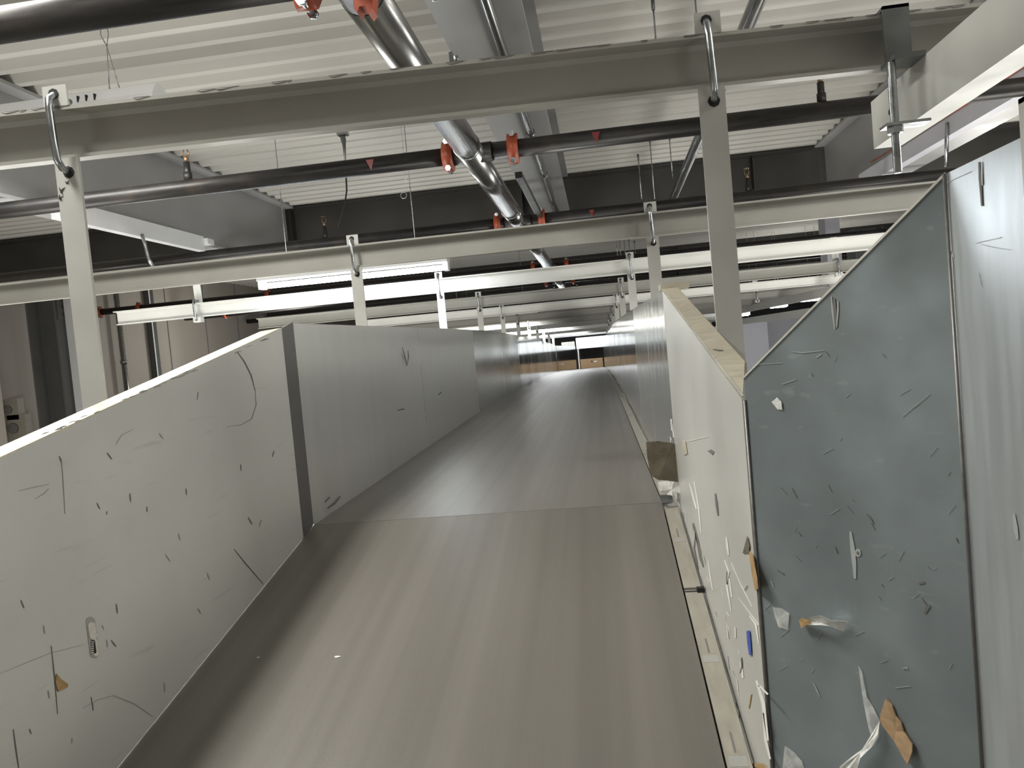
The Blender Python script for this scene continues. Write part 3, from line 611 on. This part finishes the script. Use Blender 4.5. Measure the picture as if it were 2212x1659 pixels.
scrap('tape_scrap', 'brown end of the curled tape on the blue-grey panel', 'tape', [(1733, 1338), (1742, 1331), (1764, 1334), (1770, 1340), (1755, 1345), (1740, 1354)], FP, 'paper_brown', [.006, .010, .014, .014, .012, .008])
scrap('tape_scrap', 'small clear tape square beside the worn right guard edge', 'tape', [(1671, 1311), (1690, 1313), (1707, 1325), (1704, 1360), (1684, 1354), (1677, 1335)], FP, 'film')
scrap('tape_scrap', 'pale scrap of film near the top left of the blue-grey panel', 'tape', [(1681, 858), (1690, 868), (1692, 885), (1682, 884), (1669, 868)], FP, 'film_white')
scrap('plastic_film', 'folded clear film piece in the lower left corner of the blue-grey panel', 'film', [(1697, 1610), (1718, 1625), (1735, 1645), (1740, 1662), (1692, 1662)], FP, 'film')
scrap('tape_scrap', 'tiny clear tape tab by the fold seam at the bottom right', 'tape', [(2131, 1608), (2146, 1605), (2150, 1628), (2141, 1634)], FP, 'film_white')
scrap('tape_patch', 'square grubby brown tape patch on the rail by the right guard', 'tape', [(1395, 955), (1420, 953), (1450, 957), (1467, 961), (1468, 985), (1474, 1010), (1472, 1042), (1440, 1038), (1420, 1036), (1405, 1026), (1398, 990)], ((0, -0.02, 0), (0, -1, 0.15)), 'tape_brown', [.012, .014, .01, .004, .004, .003, .006, .010, .016, .014, .012])
scrap('plastic_film', 'crumpled white plastic hanging below the brown tape patch', 'film', [(1420, 1041), (1440, 1038), (1455, 1040), (1474, 1043), (1471, 1066), (1462, 1062), (1460, 1085), (1452, 1070), (1438, 1068), (1424, 1060)], ((0, -0.03, 0), (0, -1, 0.15)), 'film_white', [.01, .0, .014, .004, .008, .016, .006, .016, .002, .012])
scrap('tape_scrap', 'dark blue torn strip across the rail gap below the brown patch', 'tape', [(1424, 1072), (1450, 1069), (1455, 1085), (1430, 1088)], ((0, -0.045, 0), (0, -.5, 1)), 'zinc_dark')
scrap('tape_scrap', 'short blue tape mark on the right guard', 'tape', [(1615, 1363), (1622, 1362), (1625, 1395), (1626, 1415), (1621, 1415), (1617, 1390)], RP, 'blue')
scrap('paper_scrap', 'orange brown paper strip along the end of the right guard', 'paper', [(1621, 1190), (1630, 1200), (1634, 1225), (1639, 1250), (1641, 1272), (1634, 1275), (1628, 1245), (1624, 1215)], RP, 'paper_brown')
scrap('paper_scrap', 'small dark triangular paper scrap on the right guard', 'paper', [(1617, 1158), (1622, 1180), (1620, 1194), (1607, 1195)], RP, 'tape_brown')
scrap('paper_scrap', 'small brown paper flake on the left guard', 'paper', [(120, 1455), (131, 1468), (145, 1478), (144, 1485), (124, 1494), (118, 1475)], LP, 'paper_brown')
scrap('paper_scrap', 'beige paper residue just right of the brown tape patch', 'paper', [(1476, 950), (1482, 952), (1486, 980), (1480, 983), (1475, 970)], RP, 'flange')
scrap('paper_scrap', 'torn brown paper at the foot of the right guard', 'paper', [(1618, 1655), (1632, 1648), (1650, 1650), (1662, 1662), (1612, 1664)], RP, 'paper_brown')
def belt_pt(px, py): return onplane(px, py, (0, 0, 0), (0, -T1, 1))
mb = MB(); a, b = belt_pt(1480, 1274), belt_pt(1508, 1272)
mb.box((0.502, a.y-.003, a.z-.012), (0.542, a.y+.003, a.z-.0035)); mb.box((.53, a.y-.008, a.z-.006), (.546, a.y+.006, a.z+.004))
tag(mb.build('rubber_plug', 'dark', None, (0.52, a.y, a.z)), 'black rubber plug in the gap of the edge rail', 'plug')

# ------------------------------------------------------------------ sprinkler pipes, main pipe
ZP = 1.42; XM = -0.17
def coupling(mb, x, y, z, r):
    pts = []
    for k in range(20):
        a = 2*PI*k/20; rr = r*1.28; px, pz = rr*math.cos(a), rr*math.sin(a)
        ear = max(0, abs(math.sin(a))-0.72)/0.28
        pz *= 1+0.36*ear; pts.append((x-0.026, y+px*(1-0.35*ear), z+pz))
    mb.prism(pts, (0.052, 0, 0), 0, True)
def cbolts(mb, x, y, z, r):
    for s in (-1, 1):
        mb.tube([(x, y-r*0.95, z+s*r*1.52), (x, y+r*0.95, z+s*r*1.52)], 0.008, 8)
        for e in (-1, 1): mb.tube([(x, y+e*r*0.88-.005, z+s*r*1.52), (x, y+e*r*0.88+.005, z+s*r*1.52)], 0.0145, 6)
def sprinkler_pipe(y, z, r, heads, label, cx=(-0.375, 0.035), tags=(), tilt=0.0):
    t = thing('sprinkler_pipe', label, 'pipe', (XM, y, z), 'sprinkler pipes across the hall')
    Z = lambda x: z
    mb = MB()
    mb.tube([(-6.2, y+tilt*(-6), z), (XM-.102, y, z)], r, 20); mb.tube([(XM+.102, y, z), (6.5, y+tilt*6, z)], r, 20); mb.build('pipe_run', 'black_pipe', t)
    for x in cx:
        mb = MB(); coupling(mb, x, y+tilt*x, z, r); c = mb.build('coupling', 'coupling', t)
        mb = MB(); cbolts(mb, x, y+tilt*x, z, r); mb.build('bolt', 'zinc', c)
    for x in tags:
        mb = MB(); mb.prism([(x-.02, y-r-.002, z+.02), (x+.02, y-r-.002, z+.02), (x+.004, y-r-.002, z-.035)], (0, .003, 0)); q = mb.build('arrow_sticker', 'sticker', t); q['label'] = 'red arrow sticker'
    for x in heads:
        mb = MB(); mb.tube([(x, y, z+r*0.8), (x, y, z+0.13)], 0.016, 12); mb.tube([(x, y, z+0.035), (x, y, z+0.08)], 0.021, 12); nn = mb.build('nipple', 'black_pipe', t)
        mb = MB(); mb.tube([(x, y, z+0.13), (x, y, z+0.16)], 0.012, 10)
        for s in (-1, 1): mb.tube([(x+s*.01, y, z+.155), (x+s*.018, y, z+.175), (x+s*.006, y, z+.2)], 0.003, 6)
        mb.tube([(x, y, z+0.2), (x, y, z+0.204)], 0.021, 12); mb.build('sprinkler_head', 'glass_brown', nn)
    return t
def pX(px, py, y): return atY(px, py, y).x
y1, y2, y3 = -0.235, 1.62, 3.76
sprinkler_pipe(y1, 1.42, 0.045, [], 'black sprinkler pipe at the top left corner, nearest the viewer', (pX(665, 30, y1), pX(935, 10, y1)))
sprinkler_pipe(y2, 1.42, 0.042, [pX(406, 380, y2), pX(1775, 220, y2)], 'black sprinkler pipe crossing in front of the roof deck, second from the viewer', (pX(970, 355, y2), pX(1110, 337, y2)), (pX(805, 360, y2), pX(1288, 310, y2)))
sprinkler_pipe(y3, 1.42, 0.042, [pX(700, 480, y3), pX(1615, 400, y3)], 'black sprinkler pipe just above the second channel beam', (pX(1075, 480, y3), pX(1170, 468, y3)), (pX(1278, 458, y3),))
sprinkler_pipe(7.3, 1.42, 0.042, [-2.4, 1.9], 'black sprinkler pipe beyond the dark roof girder', (-0.36, 0.05, pX(213, 650, 7.3), pX(300, 655, 7.3), pX(578, 628, 7.3)))
sprinkler_pipe(9.6, 1.42, 0.042, [], 'black sprinkler pipe far down the hall', (-0.36, 0.05, pX(487, 690, 9.6)))
sprinkler_pipe(11.8, 1.42, 0.042, [], 'farthest black sprinkler pipe', (-0.36, 0.05))
t = thing('main_pipe', 'shiny silver main pipe running away beneath the roof', 'pipe', (XM, 0, ZP))
rm = 0.062
for a, b in ((-3.0, y1-.11), (y1+.11, y2-.16), (y2-.158, y3-.55), (y3-.54, y3+.11), (y3+.12, 7.2), (7.21, 12.5)):
    mb = MB(); mb.tube([(XM, a, ZP), (XM, b, ZP)], rm, 28); mb.build('pipe_section', 'silver_pipe', t)
for yk in (y1, y2, y3, 7.3, 9.6, 11.8):
    mb = MB(); mb.tube([(XM-.1, yk, ZP), (XM+.1, yk, ZP)], 0.047, 20); mb.tube([(XM, yk-.11, ZP), (XM, yk+.11, ZP)], 0.0605, 24); mb.build('cross_fitting', 'black_pipe', t)
for yk in (y2-.16, y3-.545, y3+.115, 7.205):
    mb = MB(); mb.tube([(XM, yk-.012, ZP), (XM, yk+.012, ZP)], rm+.0035, 28); mb.build('joint_band', 'silver_pipe', t)
mb = MB(); yl = y1-.13
mb.prism([atY(px, py, yl) for px, py in ((760, -30), (806, -30), (804, 18), (796, 30), (788, 12), (776, 14), (771, 27), (764, 18))], (0, .045, 0))
q = mb.build('coupling_lug', 'coupling', t); q['label'] = 'orange lug on the shiny pipe'
# conduit on the right, hung on rods
mb = MB(); a = atZ(1637, 0, 1.80); b = atY(1443, 455, 5.55); d = (b-a)
mb.tube([a-d*0.5, a, b], 0.034, 16); mb.tube([a+d*0.32, a+d*0.335], 0.039, 16)
tag(mb.build('conduit', 'silver_pipe', None, a), 'dull silver conduit slanting down past the nearest right strap hanger', 'conduit')
def rod(px, pyb, y, label, r=0.0045, ztop=ZD):
    b = atY(px, pyb, y); mb = MB(); mb.tube([b, (b.x, b.y, ztop)], r, 8); tt = thing('threaded_rod', label, 'rod', b, 'rods hanging from the roof deck'); mb.build('rod', 'zinc', tt)
    mb = MB(); mb.tube([(b.x, b.y, ztop-0.05), (b.x, b.y, ztop-0.001)], r*2.1, 8); mb.build('anchor_nut', 'zinc_dark', tt)
ra = atZ(1414, 8, ZD-.02); rod(1425, 190, ra.y, 'thin rod hanging above the nearest beam, left of two by the tab plate')
ra = atZ(1501, -30, ZD-.02); rod(1512, 130, ra.y, 'thin rod hanging behind the tab plate of the nearest right hanger')
rod(1414, 430, 4.6, 'thin rod in front of the dark roof girder, middle of the three')
rod(1453, 385, 4.6, 'thin rod in front of the dark roof girder, meeting the slanting conduit')
rod(1386, 430, 5.2, 'thin rod in front of the dark roof girder, leftmost of the three')
for k, px in enumerate((1335, 1342, 1352, 1362, 1374)):
    rod(px, 565, 10.0+0.4*k, 'thin rod in the far row above the third beam, %s from the left' % ORD[k], 0.005)
# hanging plug, wires and rings
t = thing('hanging_cord', 'grey socket with a black cord hanging from the roof deck', 'cord', atY(742, 300, 3.2))
a = atY(740, 292, 3.2); mb = MB(); mb.box((a.x-.035, 3.18, a.z), (a.x+.035, 3.24, ZD-.001)); mb.build('junction_box', 'zinc', t)
b = atY(746, 350, 3.2); mb = MB(); mb.tube([(a.x, 3.2, a.z), (a.x+.002, 3.2, a.z-.03), (a.x+.004, 3.2, a.z-.07), (b.x, 3.2, b.z)], 0.017, 12, 0, True, [1, 1.15, 0.7, 0.35]); mb.build('cable_grip', 'zinc_dark', t)
mb = MB(); c = atY(749, 412, 3.2); e = atY(745, 440, 3.2); f = atY(730, 490, 3.2); mb.tube([b, c, e, f], 0.006, 8); mb.build('cord', 'dark', t)
a = atY(872, 422, 3.3); mb = MB(); mb.tube([(a.x+.022*math.cos(2*PI*k/20), 3.3, a.z+.022*math.sin(2*PI*k/20)) for k in range(21)], 0.003, 6); mb.tube([(a.x+.022, 3.3, a.z+.005), (a.x+.03, 3.3, ZD)], 0.0012, 6); q = atY(885, 415, 3.3); q2 = atY(895, 500, 3.3); mb.tube([q, q2], 0.0022, 6)
tag(mb.build('wire_loop', 'zinc', None, a), 'small ring of wire hanging against the dark girder', 'wire')

a = atX(2205, 212, .7165); b = atX(2205, 425, .7165); mb = MB(); mb.box((.7165, a.y-.03, b.z), (.7205, a.y+.004, a.z)); mb.box((.7165, a.y-.03, a.z-.004), (.74, a.y+.004, a.z))
tag(mb.build('steel_angle', 'strap', None, a), 'short upright steel angle at the right frame edge against the bright panel', 'angle')
q = b0(0.1); a = atY(969, 112, q.y+.03); b = atY(995, 142, q.y+.03)
t = thing('beam_clip', 'small dark clip perched on top of the nearest beam below the shiny pipe', 'clip', (a.x, q.y+.03, b.z))
mb = MB(); mb.prism([(a.x, q.y+.03, q.z+.0925), (b.x, q.y+.03, q.z+.0925), (b.x, q.y+.03, q.z+.1), (a.x+.008, q.y+.03, q.z+.103), (a.x+.007, q.y+.03, a.z), (a.x, q.y+.03, a.z)], (0, .02, 0)); mb.build('clip_body', 'zinc_dark', t)
mb = MB(); mb.tube([(b.x-.007, q.y+.029, q.z+.098), (b.x-.007, q.y+.029, q.z+.112)], .005, 6); mb.build('bolt', 'zinc_dark', t)
a = atY(1112, 372, y2+.06); b = atY(1162, 462, y3-.06); mb = MB(); mb.prism([a, a+Vector((.035, 0, 0)), a+Vector((.035, 0, -.03)), a+Vector((0, 0, -.03))], b-a)
tag(mb.build('brace_bar', 'black_pipe', None, a), 'dark bar slanting between two sprinkler pipes right of the shiny main pipe', 'brace')
for px, r, lab in (((727, 1420), .006, 'tiny white paper crumb lying on the near belt'), ((557, 1421), .003, 'tiny pale speck on the dark left edge of the near belt')):
    a = belt_pt(*px); mb = MB(); mb.prism([a+Vector((r*math.cos(k*1.26)*(1.6-.3*k), r*math.sin(k*1.26)*.5, r*math.sin(k*1.26)*.5*T1+.0004)) for k in range(5)], (0, 0, .0012)); tag(mb.build('paper_crumb', 'scuff_white', None, a), lab, 'crumb')
# ------------------------------------------------------------------ lamps
def tube_lamp(x0, x1, y, z, label, m='tube', tube_r=0.014, wires=True):
    t = thing('tube_lamp', label, 'lamp', ((x0+x1)/2, y, z), 'fluorescent tube lamps')
    mb = MB(); mb.prism([(x0-.09, y-.05, z+.03), (x0-.09, y+.05, z+.03), (x0-.09, y+.035, z+.08), (x0-.09, y-.035, z+.08)], (x1-x0+.18, 0, 0)); mb.build('housing', 'white', t)
    for xe in (x0-.09, x1+.06): 
        mb = MB(); mb.box((xe, y-.03, z-.02), (xe+.03, y+.03, z+.03)); mb.build('lamp_holder', 'white', t)
    for dy in (-0.022, 0.022):
        mb = MB(); mb.tube([(x0-.06, y+dy, z), (x1+.06, y+dy, z)], tube_r, 8); mb.build('tube', m, t)
    if wires:
        mb = MB()
        for xe in (x0+.1, x1-.1): mb.tube([(xe, y, z+.08), (xe, y, ZD)], 0.0025, 6)
        mb.build('hanging_wire', 'zinc', t)
    return t
a, b = atY(592, 614, 2.42), atY(938, 579, 2.42)
tube_lamp(a.x, b.x, 2.42, (a.z+b.z)/2-.005, 'lit tube lamp glowing between the second beam and the bright white beam')
a, b = atY(-60, 244, 1.15), atY(345, 204, 1.15)
t = thing('tube_lamp', 'slotted strip lamp hung on V wires at the upper left', 'lamp', ((a.x+b.x)/2, 1.15, a.z-.1), 'fluorescent tube lamps')
mb = MB(); zt = (a.z+b.z)/2+.025; xl, xr_ = b.x-1.3, b.x
mb.prism([(xl, 1.07, zt-.07), (xl, 1.10, zt-.045), (xl, 1.12, zt), (xl, 1.18, zt), (xl, 1.20, zt-.045), (xl, 1.23, zt-.07), (xl, 1.22, zt-.07), (xl, 1.17, zt-.012), (xl, 1.13, zt-.012), (xl, 1.08, zt-.07)], (xr_-xl, 0, 0)); 
hs = mb.build('housing', 'white', t)
mb = MB(); mb.prism([(xr_, 1.07, zt-.07), (xr_, 1.12, zt), (xr_, 1.18, zt), (xr_, 1.23, zt-.07)], (0.004, 0, 0)); mb.build('end_cap', 'white', t)
mb = MB()
for k in (0, 1, 2):
    for xo in (0.28, 0.78): mb.box((xr_-xo-.04*k, 1.098, zt-.048), (xr_-xo-.04*k+.006, 1.112, zt-.018))
mb.build('vent_slot', 'dark', t)
mb = MB(); xw = atY(238, 205, 1.15).x
mb.tube([(xw, 1.15, zt), (xw+.01, 1.15, zt+.2), (xw+.05, 1.15, zt)], 0.0025, 6); mb.tube([(xw+.01, 1.15, zt+.2), (xw-.012, 1.15, zt+.25), (xw-.01, 1.15, ZD)], 0.0022, 6); mb.tube([(xw+.01, 1.15, zt+.2), (xw+.024, 1.15, zt+.25), (xw+.015, 1.15, ZD)], 0.0022, 6); mb.build('hanging_wire', 'zinc', t)
mb = MB()
for dy in (1.125, 1.175): mb.tube([(xl+.05, dy, zt-.045), (xr_-.05, dy, zt-.045)], 0.012, 8)
mb.build('tube', 'tube_far', t)
for k, (x0_, x1_, yk, zk, lab) in enumerate([
    (-1.8, -0.6, 9.3, 0.92, 'lit tube lamp over the conveyor behind the sixth beam'), (-2.2, -0.3, 12.6, 0.86, 'long lit tube lamp far along the conveyor'), (-1.8, 0.0, 15.9, 0.74, 'lit tube lamp near the far end of the conveyor'),
    (-0.9, 0.9, 17.0, 0.75, 'lit tube lamp above the white header panel')]):
    tube_lamp(x0_, x1_, yk, zk, lab, 'tube_far')
for k, (q1, q2, yk, lab) in enumerate([((1612, 664), (1652, 657), 12.0, 'small bright far lamp right of the nearest right strap, leftmost pair'), ((1672, 662), (1690, 657), 12.4, 'small bright far lamp crossing the white rails'), ((1738, 648), (1782, 641), 12.0, 'small bright far lamp beside the deflector guard edge'), ((1588, 681), (1610, 677), 14.0, 'lowest small bright far lamp just right of the right strap')]):
    a, b = atY(*q1, yk), atY(*q2, yk); tube_lamp(a.x, b.x, yk, a.z, lab, 'tube_far', 0.03)

# ------------------------------------------------------------------ things on the left
def pole(px, pyt, pyb, x, r, m, label, cat='conduit', name='conduit'):
    a, b = atX(px, pyt, x), atX(px, pyb, x); y = (a.y+b.y)/2
    mb = MB(); mb.tube([(x, y, ZD-.01), (x, y, -2.9)], r, 12); mb.tube([(x, y, a.z-.3), (x, y, a.z-.25)], r*1.25, 12)
    tag(mb.build(name, m, None, (x, y, 0)), label, cat)
pole(268, 740, 840, -6.3, 0.035, 'silver_pipe', 'silver conduit running up the beige wall left of the square tube')
pole(100, 700, 900, -6.0, 0.02, 'white', 'thin pale conduit beside the dark column')
a = atX(335, 720, -6.3); mb = MB(); mb.box((-6.38, a.y-.06, -2.9), (-6.3, a.y+.06, ZD-.01)); mb.box((-6.3, a.y-.062, -2.9), (-6.295, a.y-.04, ZD-.01), 1); tag(mb.build('wall_channel', ['column', 'white'], None, (-6.3, a.y, 0)), 'dark upright channel with a pale edge on the beige wall', 'channel')
mb = MB(); mb.box((-5.25, 5.5, -2.9), (-5.16, 5.6, ZD-.62)); tag(mb.build('wall_post', 'girder', None, (-5.4, 5.55, -3)), 'pale narrow post just right of the dark left column', 'post')
mb = MB(); mb.box((-6.0, 5.2, -2.9), (-5.92, 5.3, ZD-.62)); tag(mb.build('wall_post', 'wall_beige', None, (-5.95, 5.25, -3)), 'beige post at the left frame edge behind the column', 'post')
for q, s, lab in [((18, 885), .12, 'small grey electrical box low on the left wall, upper one'), ((30, 925), .15, 'brownish electrical box low at the left frame edge')]:
    a = atY(q[0], q[1], 5.9); t = thing('wall_box', lab, 'box', a); mb = MB(); mb.box((a.x-s, 5.9, a.z-s), (a.x+s, 6.0, a.z+s)); mb.build('box_body', 'rail', t)
    mb = MB(); mb.tube([(a.x, 5.9, a.z), (a.x, 5.87, a.z)], s*.4, 12); mb.build('knob', 'scuff', t)
# strip rail under the left girder
t = thing('strip_rail', 'white strip rail under the left girder, ending in a white cap', 'rail', (-2.79, 3, 1.4))
yA, yBn = 2.0, atX(442, 530, -2.63).y
mb = MB(); mb.box((-2.685, yA, 1.435), (-2.63, yBn, 1.55)); mb.build('rail_body', 'white', t)
mb = MB(); mb.box((-2.69, yBn, 1.49), (-2.60, yBn+.1, 1.535)); mb.build('end_cap', 'white', t)
a = atX(312, 515, -2.61); mb = MB(); mb.tube([(-2.625, a.y, a.z+.03), (-2.61, a.y, a.z-.05), (-2.61, a.y+.02, a.z-.13), (-2.59, a.y+.04, a.z-.2)], 0.012, 8); mb.build('hook', 'zinc', t)
t = thing('strip_rail', 'pale rail with a red wire under the right girder above the deflector guard', 'rail', (2.62, 3, 1.4))
mb = MB(); mb.box((2.505, .8, 1.475), (2.575, 4.3, 1.58)); mb.build('rail_body', 'wall_lav', t)
mb = MB(); mb.tube([(2.5, .8, 1.6), (2.5, 2.4, 1.585), (2.5, 4.0, 1.61)], 0.006, 6); mb.build('wire', 'coupling', t)
a = atX(2050, 320, 2.5); mb = MB(); mb.tube([(2.5, a.y, 1.55), (2.49, a.y, 1.45), (2.49, a.y+.03, 1.30)], 0.012, 8); mb.build('hook', 'zinc', t)
# far right rails
for (q1, q2, x, lab) in [((1600, 690), (1792, 596), 2.6, 'upper slanting white rail in the right background'), ((1598, 722), (1800, 622), 2.6, 'lower slanting white rail in the right background')]:
    a, b = atX(*q1, x), atX(*q2, x); mb = MB(); z = (a.z+b.z)/2
    mb.box((x, b.y-.8, z-.045), (x+.05, min(a.y, 24), z+.045)); tag(mb.build('channel_rail', 'beam_white_lit', None, (x, b.y, z)), lab, 'rail', 'rails in the right background')
mb = MB(); a, b = atY(1600, 700, 16), atY(1664, 790, 16); mb.box((a.x-1.5, 16, -1.8), (b.x, 16.1, a.z)); tag(mb.build('partition', 'wall_lav', None, (a.x, 16, -3)), 'pale lavender partition beyond the right strap hanger', 'partition')
mb = MB(); a = atY(1664, 690, 17); b = atY(1800, 690, 17); mb.box((a.x-.1, 17, -2.99), (b.x+1.5, 17.1, 0.62)); tag(mb.build('partition', 'wall_lav', None, (a.x, 17, -3)), 'dim grey partition right of the pale lavender one', 'partition')

# ------------------------------------------------------------------ lights at lamp positions, plus added fill points without lamps
def area(name, loc, sx, sy, w, rot=(0, 0, 0), col=(1.0, 0.985, 0.925)):
    l = bpy.data.lights.new(name, 'AREA'); l.shape = 'RECTANGLE'; l.size = sx; l.size_y = sy; l.energy = w; l.color = col
    o = bpy.data.objects.new(name, l); C.objects.link(o); o.location = loc; o.rotation_euler = rot; return o
def fill_point(loc, w, r=0.25, col=(1.0, 0.985, 0.925)):
    l = bpy.data.lights.new('lamp_or_fill', 'POINT'); l.energy = w; l.shadow_soft_size = r; l.color = col
    o = bpy.data.objects.new('lamp_or_fill', l); C.objects.link(o); o.location = loc; return o
area('lamp_or_fill', (-1.0, -0.9, 2.0), 0.3, 1.4, 42)
fill_point((2.7, -0.5, 1.3), 20, 0.2); fill_point((2.3, -0.9, 1.95), 26, 0.2)  # unseen points added at right to brighten the left guard
area('lamp_or_fill', (-1.9, 1.15, 1.66), 1.2, 0.12, 14)
area('lamp_or_fill', (-1.07, 2.42, 0.95), 1.1, 0.08, 5, col=(0.9, 0.96, 1))
area('lamp_or_fill', (-1.2, 9.3, 0.89), 1.2, 0.1, 9)
area('lamp_or_fill', (-1.2, 12.6, 0.83), 1.8, 0.1, 13)
area('lamp_or_fill', (-0.9, 15.9, 0.7), 1.8, 0.1, 14)
fill_point((3.9, 0.6, 1.2), 35); fill_point((3.9, 5.0, 0.9), 30); fill_point((-4.3, 3.0, 0.4), 14); fill_point((-4.8, 9.5, 0.9), 30); fill_point((4.2, 12.0, 0.7), 45, 0.5)  # unseen side sources added to fill walls and deck; last sits by far lamps
fill_point((2.2, 1.5, -0.6), 75, 0.5); fill_point((-2.4, 1.2, -0.6), 100, 0.5); fill_point((2.2, 4.2, -0.5), 50, 0.5); fill_point((-2.4, 4.2, -0.5), 50, 0.5); fill_point((-2.2, -2.5, -0.6), 25, 0.5); fill_point((2.2, -2.5, -.6), 20, 0.5)  # added fill below belt level, lifting deck and beam undersides; no lamps there
wd = bpy.data.worlds.new('World'); bpy.context.scene.world = wd; wd.use_nodes = True
wd.node_tree.nodes['Background'].inputs['Color'].default_value = (0.9, 0.95, 1, 1); wd.node_tree.nodes['Background'].inputs['Strength'].default_value = 0.05
sc = bpy.context.scene
sc.view_settings.view_transform = 'Standard'; sc.view_settings.look = 'None'; sc.view_settings.gamma = 1.0; sc.view_settings.use_curve_mapping = False
sc.view_settings.exposure = 0.95
for o in bpy.data.objects:
    if '_w' in o: del o['_w']
